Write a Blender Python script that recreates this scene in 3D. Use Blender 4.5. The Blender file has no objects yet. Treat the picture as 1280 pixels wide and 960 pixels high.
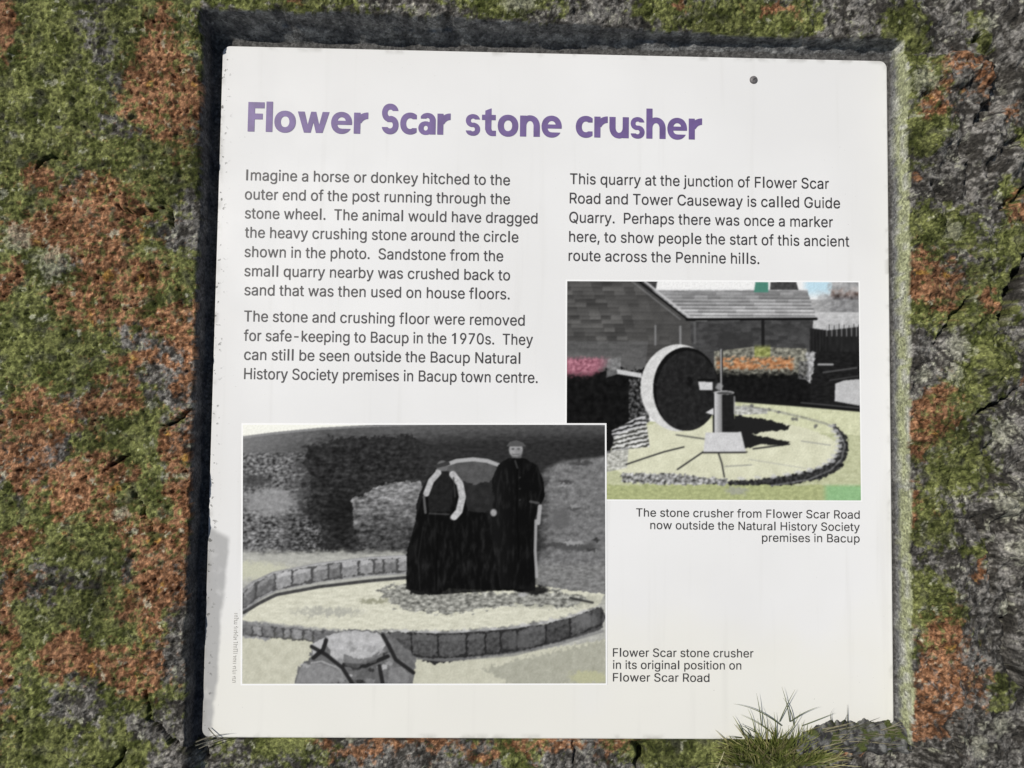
import bpy, math, random
import numpy as np
from mathutils import Matrix, Vector
R = math.radians
sc = bpy.context.scene
col = sc.collection

# ------------------------------------------------------------------ camera, sky, sun, exposure
# FACE frame: x right and y up on the stone face, z out of it; the panel front is z = 0.
NEL = R(50)                                        # elevation of the face normal (stone leans back)
FACE = Matrix(((1, 0, 0, 0), (0, math.sin(NEL), -math.cos(NEL), 0),
               (0, math.cos(NEL), math.sin(NEL), 1.0), (0, 0, 0, 1)))
PW, PH = 0.600, 0.606                              # panel size
r1 = Vector((0.99965363, -0.01348321, -0.0226016)).normalized()
r2 = Vector((0.00974686, 0.99880257, -0.04794192))
r2 = (r2 - r1 * r2.dot(r1)).normalized()
r3 = r1.cross(r2)
tr = Vector((0.03772, -0.00441, -0.70660))
CAMF = Matrix(((r1.x, r2.x, r3.x, tr.x), (r1.y, r2.y, r3.y, tr.y), (r1.z, r2.z, r3.z, tr.z), (0, 0, 0, 1))).inverted()
cam = bpy.data.objects.new('camera', bpy.data.cameras.new('camera'))
cam.data.sensor_width = 36; cam.data.lens = 36 * 1000 / 1280
cam.data.clip_start = 0.02; cam.data.clip_end = 200
cam.matrix_world = FACE @ CAMF
col.objects.link(cam); sc.camera = cam

SUN_F = Vector((-0.54, 0.35, 1.0)).normalized()    # towards the sun, in the face frame
SUN_W = (FACE.to_3x3() @ SUN_F).normalized()
w = bpy.data.worlds.new('World'); sc.world = w; w.use_nodes = True
nt = w.node_tree
sky = nt.nodes.new('ShaderNodeTexSky'); sky.sky_type = 'NISHITA'; sky.sun_disc = False
sky.sun_elevation = math.asin(SUN_W.z); sky.sun_rotation = math.atan2(SUN_W.x, SUN_W.y)
nt.links.new(sky.outputs[0], nt.nodes['Background'].inputs[0])
nt.nodes['Background'].inputs[1].default_value = 0.06
sun = bpy.data.objects.new('sun', bpy.data.lights.new('sun', 'SUN'))
sun.data.energy = 3.4; sun.data.angle = R(0.5); sun.data.color = (1.0, 0.955, 0.89)
sun.matrix_world = Matrix.Translation((0, -1, 3)) @ SUN_W.to_track_quat('Z', 'Y').to_matrix().to_4x4()
col.objects.link(sun)
sc.view_settings.view_transform = 'Standard'; sc.view_settings.look = 'None'
sc.view_settings.exposure = 0.0; sc.view_settings.gamma = 1.0
sc.cycles.max_bounces = 5

def P(px, py, z=0.0):
    """Measured point of the photograph (1280 x 960) -> x, y on the plane z of the face."""
    d = CAMF.to_3x3() @ Vector(((px - 640) / 1000, (480 - py) / 1000, -1))
    o = CAMF.translation
    t = (z - o.z) / d.z
    return o.x + d.x * t, o.y + d.y * t

# ------------------------------------------------------------------ helpers
def tag(o, label=None, cat=None, group=None, kind=None):
    for k, v in (('label', label), ('category', cat), ('group', group), ('kind', kind)):
        if v: o[k] = v
    return o

def link(name, me, mat, parent=None, smooth=False):
    o = bpy.data.objects.new(name, me); col.objects.link(o)
    me.materials.append(mat)
    if smooth: me.polygons.foreach_set('use_smooth', [True] * len(me.polygons))
    if parent: o.parent = parent
    else: o.matrix_world = FACE
    return o

def mesh(verts, faces):
    me = bpy.data.meshes.new('m'); me.from_pydata(verts, [], faces); me.update(); return me

def mesh_np(V, F):
    """V (n,3), F (m,4) as numpy arrays."""
    me = bpy.data.meshes.new('m')
    me.vertices.add(len(V)); me.vertices.foreach_set('co', V.astype(np.float32).ravel())
    me.loops.add(F.size); me.loops.foreach_set('vertex_index', F.astype(np.int32).ravel())
    me.polygons.add(len(F)); me.polygons.foreach_set('loop_start', np.arange(0, F.size, F.shape[1], dtype=np.int32))
    me.update(calc_edges=True); return me

def paint(me, rgb):
    a = me.color_attributes.new('Col', 'FLOAT_COLOR', 'POINT')
    c = np.ones((len(rgb), 4), np.float32); c[:, :3] = rgb
    a.data.foreach_set('color', c.ravel())

def lin(c):
    c = np.asarray(c, float) / 255
    return np.where(c <= .04045, c / 12.92, ((c + .055) / 1.055) ** 2.4)

def mat(name, rgb=None, rough=0.6, attr=False, vary=0.0, vscale=60, bump=0.0, bscale=800, bdist=0.0004, spec=0.5):
    m = bpy.data.materials.new(name); m.use_nodes = True
    n, l = m.node_tree.nodes, m.node_tree.links
    b = n['Principled BSDF']; b.inputs['Roughness'].default_value = rough
    b.inputs['Specular IOR Level'].default_value = spec
    if attr:
        a = n.new('ShaderNodeAttribute'); a.attribute_name = 'Col'; out = a.outputs['Color']
    else:
        v = n.new('ShaderNodeRGB'); v.outputs[0].default_value = (*rgb, 1); out = v.outputs[0]
    tc = n.new('ShaderNodeTexCoord')
    if vary:
        t = n.new('ShaderNodeTexNoise'); t.inputs['Scale'].default_value = vscale; t.inputs['Detail'].default_value = 5
        l.new(tc.outputs['Object'], t.inputs['Vector'])
        r = n.new('ShaderNodeMapRange'); r.inputs['From Min'].default_value = .3; r.inputs['From Max'].default_value = .7
        r.inputs['To Min'].default_value = 1 - vary; r.inputs['To Max'].default_value = 1 + vary
        l.new(t.outputs['Fac'], r.inputs['Value'])
        x = n.new('ShaderNodeVectorMath'); x.operation = 'SCALE'
        l.new(out, x.inputs[0]); l.new(r.outputs[0], x.inputs['Scale']); out = x.outputs[0]
    l.new(out, b.inputs['Base Color'])
    if bump:
        t = n.new('ShaderNodeTexNoise'); t.inputs['Scale'].default_value = bscale; t.inputs['Detail'].default_value = 4
        l.new(tc.outputs['Object'], t.inputs['Vector'])
        u = n.new('ShaderNodeBump'); u.inputs['Strength'].default_value = bump; u.inputs['Distance'].default_value = bdist
        l.new(t.outputs['Fac'], u.inputs['Height']); l.new(u.outputs[0], b.inputs['Normal'])
    return m

# ---- numpy noise
def _h(i, j, s):
    x = (i.astype(np.int64) * 374761393 + j.astype(np.int64) * 668265263 + s * 2246822519) & 0xffffffff
    x = ((x ^ (x >> 13)) * 1274126177) & 0xffffffff
    x = ((x ^ (x >> 16)) * 2246822519) & 0xffffffff
    return ((x ^ (x >> 15)) & 0xffffff) / float(0xffffff)

def noise(x, y, s=0):
    """gradient noise, about -1..1"""
    i, j = np.floor(x), np.floor(y); fx, fy = x - i, y - j
    ux, uy = fx**3 * (fx * (fx * 6 - 15) + 10), fy**3 * (fy * (fy * 6 - 15) + 10)
    def g(a, b):
        t = _h(i + a, j + b, s) * 2 * np.pi
        return np.cos(t) * (fx - a) + np.sin(t) * (fy - b)
    n0 = g(0, 0) * (1 - ux) + g(1, 0) * ux
    n1 = g(0, 1) * (1 - ux) + g(1, 1) * ux
    return (n0 * (1 - uy) + n1 * uy) * 1.5

def fbm(x, y, s=0, o=4, gain=.5):
    t, a = 0, 1.0
    for k in range(o):
        t = t + a * noise(x * 2**k + k * 17.3, y * 2**k - k * 9.1, s + k * 31); a *= gain
    return t

def worley(x, y, s=0):
    """F1, F2 and a random number of the nearest cell"""
    i, j = np.floor(x), np.floor(y)
    f1 = np.full(x.shape, 9.); f2 = f1.copy(); idr = np.zeros(x.shape)
    for a in (-1, 0, 1):
        for b in (-1, 0, 1):
            ci, cj = i + a, j + b
            d = np.hypot(ci + _h(ci, cj, s) - x, cj + _h(ci, cj, s + 7) - y)
            near = d < f1
            f2 = np.where(near, f1, np.minimum(f2, d))
            idr = np.where(near, _h(ci, cj, s + 13), idr)
            f1 = np.where(near, d, f1)
    return f1, f2, idr

def sst(a, b, x):
    t = np.clip((x - a) / (b - a), 0, 1); return t * t * (3 - 2 * t)

def seg_dist(X, Y, pts):
    """distance to a polyline and the parameter 0..1 along it"""
    best = np.full(X.shape, 1e9); par = np.zeros(X.shape); n = len(pts) - 1
    for k in range(n):
        (ax, ay), (bx, by) = pts[k], pts[k + 1]
        dx, dy = bx - ax, by - ay
        t = np.clip(((X - ax) * dx + (Y - ay) * dy) / (dx * dx + dy * dy), 0, 1)
        d = np.hypot(X - ax - t * dx, Y - ay - t * dy)
        par = np.where(d < best, (k + t) / n, par); best = np.minimum(best, d)
    return best, par

def in_poly(X, Y, pts):
    c = np.zeros(X.shape, bool); n = len(pts)
    for k in range(n):
        (x0, y0), (x1, y1) = pts[k], pts[(k + 1) % n]
        if y0 == y1: continue
        c ^= ((y0 > Y) != (y1 > Y)) & (X < (x1 - x0) * (Y - y0) / (y1 - y0) + x0)
    return c

# ------------------------------------------------------------------ the lichen-covered stone face with its sunk bed
ZR = 0.018                                         # rock surface above the panel front
ZF = -0.005                                        # floor of the sunk bed
def lichen_fields(X, Y):
    """0..1 masks of rust lichen, green lichen and bare grey, patches where the photograph has them"""
    rust_s = [(215,120,50,75),(205,40,20,30),(5,30,22,50),(60,230,32,26),(128,270,66,66),(70,292,52,26),(150,345,58,48),
              (12,350,22,32),(130,388,52,30),(215,405,42,30),(238,450,16,40),(60,525,72,40),(140,500,50,30),(30,580,46,40),
              (112,600,58,40),(20,672,38,20),(160,660,46,30),(225,630,22,60),(200,740,44,72),(8,790,18,110),(112,820,60,24),
              (170,832,40,30),(225,560,30,40),(170,455,40,14),(30,735,26,20),(232,690,14,60),
              (455,942,60,18),(530,940,40,16),(690,945,40,14),(775,938,30,14),(1075,938,26,10),(600,950,20,10),
              (1195,85,34,20),(1222,98,20,18),(1168,122,18,18),(1262,140,12,13),(1145,215,12,10),(1272,270,20,20),
              (1150,350,44,34),(1165,335,30,20),(1240,375,12,8),(1165,515,26,40),(1145,545,18,20),(1145,640,10,26),(1282,470,12,12),
              (1178,830,36,50),(1152,900,20,22),(1225,710,10,10),(1160,862,40,50),(970,15,30,10),(850,8,10,12),(375,5,18,10)]
    green_s = [(60,100,60,110),(190,70,50,70),(35,300,40,120),(190,210,60,50),(60,420,80,70),(200,350,40,50),(160,560,40,60),
               (70,660,80,40),(60,800,50,60),(140,770,40,40),(200,640,30,30),(40,920,50,50),(170,870,40,20),(140,940,40,20),
               (300,5,120,12),(620,5,60,14),(940,20,80,22),(820,10,30,14),(345,945,50,20),(640,945,30,20),(870,945,60,22),(960,945,50,25),(1010,945,40,20),
               (1140,30,20,30),(1130,70,26,60),(1150,90,20,30),(1215,30,12,12),(1225,55,14,14),(1150,172,26,30),(1266,245,20,20),
               (1262,312,24,40),(1172,287,50,24),(1150,375,30,42),(1232,372,50,40),(1240,440,26,25),(1202,500,40,30),(1180,540,50,20),
               (1192,592,40,40),(1165,652,30,30),(1160,762,30,42),(1240,862,16,20),(1275,185,16,18),(1180,770,30,20),(1200,690,20,14)]
    grey_s = [(120,50,44,55),(40,60,14,40),(78,142,36,42),(155,100,34,44),(160,165,46,26),(215,300,34,46),(160,265,20,14),
              (200,240,24,20),(165,425,34,22),(70,382,20,12),(40,430,20,20),(75,722,48,24),(60,752,18,40),(95,892,58,58),
              (190,892,50,40),(235,548,24,24),(220,490,30,20),(200,950,60,30),(350,955,20,30),(720,955,24,20),(500,10,60,14),
              (760,10,60,16),(1080,950,60,20),(180,640,18,14),(70,560,14,12)]
    wx = fbm(X / .03, Y / .03, 5, 4) * .010 + fbm(X / .008, Y / .008, 6, 2) * .0032
    wy = fbm(X / .03, Y / .03, 8, 4) * .010 + fbm(X / .008, Y / .008, 9, 2) * .0032
    def field(L, off):
        F = np.full(X.shape, -1.2)
        for a, b, rx, ry in L:
            cx, cy = P(a, b, .014); rx, ry = rx * .00070, ry * .00070
            F = np.maximum(F, 1 - np.hypot((X + wx - cx) / rx, (Y + wy - cy) / ry))
        return F
    far = sst(.46, .58, np.abs(X + .03)) + sst(.33, .45, np.abs(Y))          # beyond what was measured: noise alone
    far = np.clip(far, 0, 1)
    n1, n2, n3 = (fbm(X / .055, Y / .055, s, 5, .6) for s in (41, 52, 63))
    left = sst(.32, .20, X)                                            # the left is green, the right is bare grey
    fr = field(rust_s, 0) * (1 - far) + far * (n1 - .15) + n1 * .40
    fg = field(green_s, 1) * (1 - far) + far * (n2 + .1) + n2 * .55 + left * .75 + (1 - left) * .38
    fy = field(grey_s, 2) * (1 - far) + far * (n3 - .1) + n3 * .45 + (1 - left) * .35
    e1, e2 = fbm(X / .0060, Y / .0060, 71, 3, .7), fbm(X / .0070, Y / .0070, 83, 3, .7)
    mr = sst(-.10, .26, fr - .05 + .24 * e1) * (1 - .85 * sst(.12, .55, e2 + .35 * n2))
    mg = sst(-.30, .30, fg - .7 * np.maximum(fy, 0) - .25 + .55 * e2)
    mr = np.maximum(mr, .75 * sst(.48, .80, e1 + .30 * n1) * sst(-.75, .0, fr))
    return mr, mg * (1 - mr), (1 - mg) * (1 - mr)

def rock_patch(xs, ys, drop):
    """points, quads and colours of the stone over a grid; quads wholly inside the rectangle `drop` are left out"""
    gx, gy = np.meshgrid(xs, ys); nx, ny = len(xs), len(ys); gx, gy = gx.ravel(), gy.ravel()
    I = np.arange(nx * ny).reshape(ny, nx)
    F = np.stack([I[:-1, :-1], I[:-1, 1:], I[1:, 1:], I[1:, :-1]], -1).reshape(-1, 4)
    ax, ay = gx[F[:, 0]], gy[F[:, 0]]; x0, x1, y0, y1 = drop
    F = F[~((ax > x0) & (ax < x1) & (ay > y0) & (ay < y1))]
    used = np.zeros(len(gx), bool); used[F.ravel()] = True
    F = (np.cumsum(used) - 1)[F]; X, Y = gx[used], gy[used]
    rust, green, grey = lichen_fields(X, Y)
    # --- relief of the natural stone
    big = fbm(X / .11, Y / .11, 1, 3) * .0030 + fbm(X / .04, Y / .04, 15, 3) * .0060 * sst(.25, .34, X)
    med = fbm(X / .026, Y / .026, 2, 3) * .0018
    f1, f2, cid = worley(X / .0085 + noise(X / .01, Y / .01, 3) * .5, Y / .0085 + noise(X / .01, Y / .01, 4) * .5, 11)
    pebble = np.sqrt(np.clip(1 - f1 * f1, 0, 1))
    g1, g2, gid = worley(X / .0042 + noise(X / .006, Y / .006, 23) * .6, Y / .0042 + noise(X / .006, Y / .006, 24) * .6, 19)
    grain = np.sqrt(np.clip(1 - g1 * g1, 0, 1))
    fine = fbm(X / .0052, Y / .0052, 77, 2)
    crust = np.abs(fbm(X / .0075, Y / .0075, 91, 3))
    h = big + med
    h = h + grey * ((pebble - .7) * .0030 * (.3 + cid) + (grain - .7) * .0020 + fine * .0012 - sst(.15, .0, crust) * .0012)
    h = h + green * (.0006 + (grain - .7) * .0019 + (pebble - .7) * .0012 - sst(.22, .0, crust) * .0022 + fine * .0011)
    p1, p2, pid = worley(X / .0068, Y / .0068, 29)                     # pits in the rust lichen
    pits = sst(.34, .10, p1) * sst(.35, .6, pid + .45 * noise(X / .05, Y / .05, 33))
    h = h + rust * (.0012 + (grain - .7) * .0017 + fine * .0009 - sst(.16, .0, crust) * .0016 - pits * .0034)
    knob = noise(X / .016, Y / .016, 55)
    h = h + np.clip(knob - .35, 0, 1) * .007 - np.clip(-.45 - knob, 0, 1) * .009
    # --- cracks and hollows
    cw1, cw2 = fbm(X / .012, Y / .012, 101, 3), fbm(X / .012, Y / .012, 131, 3)
    def crack(pts, width, depth):
        q = [P(a, b, .014) for a, b in pts]
        d, t = seg_dist(X + cw1 * .0026, Y + cw2 * .0026, q)
        wd = width * (.35 + .65 * np.sin(np.pi * np.clip(t, .04, .96))) * (1 + .3 * cw1)
        return depth * sst(1.0, .35, d / np.maximum(wd, 1e-5))
    cr = 0
    for k, (pts, wd, dp) in enumerate([
        ([(183,860),(190,900),(214,926),(238,940),(252,956)], .0024, .012),
        ([(206,532),(225,525),(246,506)], .0022, .010), ([(132,592),(145,578),(166,566)], .002, .008),
        ([(150,262),(176,268),(205,262)], .003, .008), ([(70,290),(90,282),(100,268)], .002, .006),
        ([(128,972),(150,950),(160,936)], .0024, .010), ([(168,612),(184,640),(196,668)], .002, .007), ([(196,250),(212,262),(222,286)], .0026, .008),
        ([(1290,310),(1268,352),(1258,380),(1249,412)], .0068, .026), ([(1218,518),(1240,506),(1266,490)], .0038, .015),
        ([(1168,432),(1184,402),(1210,372)], .0034, .011), ([(1246,470),(1252,430),(1250,410)], .0016, .008),
        ([(1224,50),(1247,84),(1242,128),(1218,156)], .014, .014), ([(1290,225),(1268,250),(1246,262)], .004, .009),
        ([(1262,745),(1258,800),(1264,838),(1288,868)], .0075, .020), ([(1205,865),(1186,905),(1192,935)], .009, .012),
        ([(816,924),(812,940),(802,968)], .011, .030), ([(1225,560),(1240,600),(1262,628)], .004, .009),
        ([(1160,230),(1180,250),(1190,300)], .006, .006), ([(1200,180),(1216,210),(1210,250)], .008, .007), ([(1270,175),(1240,200),(1230,235)], .006, .007),
        ([(1215,650),(1240,690),(1238,740)], .005, .008), ([(715,925),(722,945),(720,968)], .003, .010), ([(90,205),(66,196),(50,214)], .003, .007),
        ([(1000,944),(1060,936),(1130,930)], .004, .010)]):
        cr = np.maximum(cr, crack(pts, wd, dp))
    h = h - cr
    for a, b, rd, ht in [(1272,680,.017,.010),(1250,622,.020,.007),(1238,455,.016,.006),(1215,545,.015,.006),(1190,90,.020,.010),(1225,100,.014,.008),(120,300,.035,.006),(205,790,.03,.005),(1170,860,.022,.006),(1150,100,.016,.005)]:
        cx, cy = P(a, b, .014)
        d = np.hypot(X - cx + noise(X / .012, Y / .012, 7) * .003, Y - cy + noise(X / .012, Y / .012, 17) * .003) / rd
        h = h + ht * np.sqrt(np.clip(1 - d * d, 0, 1)) * sst(1, .8, d)
    # --- level of the face round the bed: high on three sides, nearly flush below the panel
    xb0 = P(236, 925, .01)[0]; yb = -PH / 2
    under = sst(yb + .001, yb - .003, Y) * sst(xb0 - .004, xb0 + .012, X) * sst(.340, .318, X)
    low = -.0065 + .030 * np.clip(yb - Y, 0, .5)
    level = ZR * (1 - under) + low * under
    level = level + .011 * sst(.10, -.12, X) * sst(-.345, -.30, X) * sst(PH / 2 - .004, PH / 2 + .004, Y) * sst(.40, .335, Y)
    level = level - .0065 * sst(-.02, .16, X) * sst(PH / 2 - .004, PH / 2 + .004, Y) * sst(.42, .35, Y)
    damp = 1 - .62 * under * sst(yb - .03, yb - .004, Y)
    rock = level + (big * .6 + .0035 * noise(X / .2, Y / .2, 71)) * (1 - under)
    # --- the sunk bed: each side falls from its lip to the floor along its own slope
    wob = fbm(X / .035, Y / .035, 201, 3) * .0017
    chip = np.clip(fbm(X / .022, Y / .022, 205, 3) - .35, 0, 1) * .30          # broken bits of the lip
    def side(foot, lip, z_lip, sgn):
        """0 at the foot line, 1 at the lip line; lines run through two measured points each"""
        (ax, ay), (bx, by) = P(*foot[0], ZF), P(*foot[1], ZF)
        (cx, cy), (dx, dy) = P(*lip[0], z_lip), P(*lip[1], z_lip)
        if sgn in 'lr':
            u = ax + (bx - ax) * (Y - ay) / (by - ay); v = cx + (dx - cx) * (Y - cy) / (dy - cy)
            return (X + wob - u) / (np.minimum(v - u, -.0045) if sgn == 'l' else np.maximum(v - u, .0045))
        u = ay + (by - ay) * (X - ax) / (bx - ax); v = cy + (dy - cy) * (X - cx) / (dx - cx)
        return (Y + wob - u) / np.maximum(v - u, .0045)
    tl = side(((272,57),(248,922)), ((260,20),(229,925)), ZR, 'l')
    tr_ = side(((1112,76),(1120,905)), ((1135,60),(1142,915)), ZR, 'r')
    tt = side(((277,50),(1108,70)), ((262,17),(1118,44)), ZR, 't')
    pl = sst(0, 1, tl - chip) * .35 + .65 * sst(.45, 1.05, tl - chip)
    pr = np.clip(tr_, 0, 1) ** .9
    ft = .42 - .17 * sst(-.05, .12, X)                                  # the mortar fillet lies flatter towards one end
    pt = np.where(tt > 0, np.clip(ft * np.clip(tt / .55, 0, 1) + (1 - ft) * sst(.55, .95, tt - chip), 0, 1), 0)
    wall = np.maximum(np.maximum(pl, pr), pt)
    above = Y > P(700, 60, ZR)[1]
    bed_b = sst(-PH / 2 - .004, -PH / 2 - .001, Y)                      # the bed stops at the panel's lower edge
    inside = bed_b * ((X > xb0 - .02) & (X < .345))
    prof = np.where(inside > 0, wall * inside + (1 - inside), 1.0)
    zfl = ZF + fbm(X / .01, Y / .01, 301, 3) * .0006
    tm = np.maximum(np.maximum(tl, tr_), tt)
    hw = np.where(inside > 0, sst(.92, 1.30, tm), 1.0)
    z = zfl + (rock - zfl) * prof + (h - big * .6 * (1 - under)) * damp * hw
    # mortar fillet on the right and top
    on_wall = (prof > .02) & (prof < .97) & (inside > 0)
    mort_r = on_wall & (tr_ > 0) & (tr_ < 1)
    mort_t = on_wall & (tt > 0) & (tt < .55)
    # surface coordinates that run down the walls too, so that their grain is not stretched
    dx_, dy_ = np.where(tr_ > -.3, 1, np.where(tl > -.3, -1, 0)), np.where(tt > -.3, 1, 0)
    XS, YS = X + np.where(inside > 0, z * dx_ * (tt < .02), 0), Y + np.where(inside > 0, z * dy_, 0)
    n_m = fbm(XS / .02, YS / .02, 401, 4, .6); n_f = fbm(XS / .0045, YS / .0045, 402, 3, .7)
    n_s = _h(np.round(XS / .0016), np.round(YS / .0016), 403) - .5
    steep = np.where((inside > 0) & (prof > .02) & (tm < 1.1), 1.0, 0.0)      # coarse quads there: keep the painted grain coarse too
    n_f = n_f * (1 - steep) + steep * fbm(XS / .013, YS / .013, 404, 2); n_s = n_s * (1 - steep)
    ww = np.where(on_wall, np.clip(np.minimum(prof, 1 - prof) * 8, 0, 1), 0)
    z = z + np.where(mort_t, .9, np.where(mort_r, .35, .7)) * ww * (n_f * .0006 + n_m * .0010)
    # rounded shoulders far outside the picture
    z = z - 1.1 * np.clip(np.abs(X) - .72, 0, 9) ** 2 - 1.3 * np.clip(np.abs(Y) - .58, 0, 9) ** 2
    # --- colour of the stone and its lichens
    def mixc(a, b, t): return a * (1 - t[..., None]) + b * t[..., None]
    A = np.array
    cg = mixc(A([.068, .082, .020]), A([.222, .245, .085]), sst(-.7, .8, n_m + .7 * n_f))
    cg = cg * (1 - .55 * sst(.2, .8, fbm(X / .013, Y / .013, 405, 3))[..., None]) + A([.10, .10, .075]) * (.55 * sst(.2, .8, fbm(X / .013, Y / .013, 405, 3)))[..., None]
    cr_ = mixc(A([.150, .068, .030]), A([.400, .215, .115]), sst(-.8, .8, n_f + .7 * n_m))
    cy_ = mixc(A([.054, .051, .044]), A([.245, .239, .218]), sst(-.6, 1.0, n_m * .7 + n_f * .8 + (cid - .5) * 1.3))
    C = cg * green[..., None] + cr_ * rust[..., None] + cy_ * grey[..., None]
    pb = np.full(X.shape, -1.)
    for a, b, q in ((1148,105,22),(1196,432,20),(1190,468,16),(1246,540,22),(1258,632,26),(1276,684,24),(650,6,26),(1190,290,14),(1150,470,12),(1258,760,12),(1246,905,14),(1220,930,14),(1235,30,14),(70,335,26),(30,300,20),(155,640,12)):
        cx, cy = P(a, b, .014); pb = np.maximum(pb, 1 - np.hypot(X - cx, Y - cy) / (q * .0007))
    pale = np.maximum(sst(.62, .80, noise(X / .012, Y / .012, 411) + .35 * n_f), .8 * sst(.0, .5, pb + .45 * n_f + .3 * n_m))
    flk = sst(.55, .85, g1 * 0 + gid + .35 * n_f - .25) * grey * .55; pale = np.maximum(pale, flk * sst(-.3, .5, n_m))        # small crusts of pale lichen
    C = C * (1 - .7 * pale[..., None]) + A([.40, .41, .31]) * .7 * pale[..., None]
    yel = sst(.62, .78, noise(X / .014, Y / .014, 421) + .2 * n_f) * rust
    C = C * (1 - .6 * yel[..., None]) + A([.42, .25, .035]) * .6 * yel[..., None]
    C = C * (1 + .30 * n_f + .45 * n_s)[..., None]
    stain = sst(.0, .6, fbm(XS / .006, YS / .05, 431, 3))
    cm = mixc(A([.33, .345, .20]), A([.42, .42, .36]), stain)                # mortar bedding, algae-tinted on the right
    cm = cm * (1 + .14 * n_f + .08 * n_s)[..., None]
    gk = sst(.34, .20, tr_ + .06 * n_m); cm = cm * (1 - gk[..., None]) + A([.20, .20, .195]) * gk[..., None]
    C = C * (1 + .30 * fbm(X / .07, Y / .07, 441, 3))[..., None]
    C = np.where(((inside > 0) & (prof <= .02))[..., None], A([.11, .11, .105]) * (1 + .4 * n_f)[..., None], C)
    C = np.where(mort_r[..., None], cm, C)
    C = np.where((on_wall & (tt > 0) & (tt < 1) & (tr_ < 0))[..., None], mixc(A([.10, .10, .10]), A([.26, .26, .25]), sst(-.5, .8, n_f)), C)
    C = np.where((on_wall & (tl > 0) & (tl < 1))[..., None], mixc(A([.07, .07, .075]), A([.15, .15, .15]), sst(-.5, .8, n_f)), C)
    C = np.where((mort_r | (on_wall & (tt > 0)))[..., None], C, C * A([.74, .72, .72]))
    C = np.clip(C, .008, .8)
    return np.stack([X, Y, z], -1), F, C

def build_rock():
    ix, iy = (-.56, .51), (-.42, .43)
    Va, Fa, Ca = rock_patch(np.arange(*ix, .0011), np.arange(*iy, .0011), (-PW/2 + .03, PW/2 - .03, -PH/2 + .03, PH/2 - .03))   # nothing is needed behind the panel
    Vb, Fb, Cb = rock_patch(np.arange(-1.25, 1.25, .005), np.arange(-1.0, 1.0, .005), (ix[0] + .004, ix[1] - .010, iy[0] + .004, iy[1] - .010))
    me = mesh_np(np.concatenate([Va, Vb]), np.concatenate([Fa, Fb + len(Va)])); paint(me, np.concatenate([Ca, Cb]))
    m = mat('lichen_stone', attr=True, rough=.93, vary=.32, vscale=520, bump=1.0, bscale=800, bdist=.0011, spec=.2)
    n, l = m.node_tree.nodes, m.node_tree.links; b = n['Principled BSDF']
    src = b.inputs['Base Color'].links[0].from_socket
    tc = next(k for k in n if k.type == 'TEX_COORD')
    vo = n.new('ShaderNodeTexVoronoi'); vo.inputs['Scale'].default_value = 430; l.new(tc.outputs['Object'], vo.inputs['Vector'])
    sp = n.new('ShaderNodeSeparateColor'); l.new(vo.outputs['Color'], sp.inputs[0])
    r = n.new('ShaderNodeMapRange'); r.inputs['To Min'].default_value = .62; r.inputs['To Max'].default_value = 1.42; l.new(sp.outputs[0], r.inputs['Value'])
    x = n.new('ShaderNodeVectorMath'); x.operation = 'SCALE'; l.new(src, x.inputs[0]); l.new(r.outputs[0], x.inputs['Scale'])
    l.new(x.outputs[0], b.inputs['Base Color'])
    o = link('rock_face', me, m, smooth=True)
    tag(o, kind='structure')
build_rock()

# ------------------------------------------------------------------ the information panel
def board_mesh(w, h, t, r, bev):
    """rounded rectangle with a softened front edge, front face at z = 0"""
    def ring(inset, z):
        pts = []
        for cx, cy, a0 in ((w/2-r, h/2-r, 0), (-w/2+r, h/2-r, 90), (-w/2+r, -h/2+r, 180), (w/2-r, -h/2+r, 270)):
            for k in range(9):
                a = R(a0 + k * 90 / 8); pts.append((cx + (r - inset) * math.cos(a), cy + (r - inset) * math.sin(a), z))
        return pts
    rings = [ring(0, -t), ring(0, -bev), ring(bev * .3, -bev * .3), ring(bev, 0)]
    n = len(rings[0]); V = sum(rings, []); F = []
    for k in range(len(rings) - 1):
        for i in range(n):
            j = (i + 1) % n; F.append((k*n+i, k*n+j, (k+1)*n+j, (k+1)*n+i))
    F.append(tuple(range((len(rings)-1)*n, len(rings)*n))); F.append(tuple(reversed(range(n))))
    return mesh(V, F)

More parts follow.
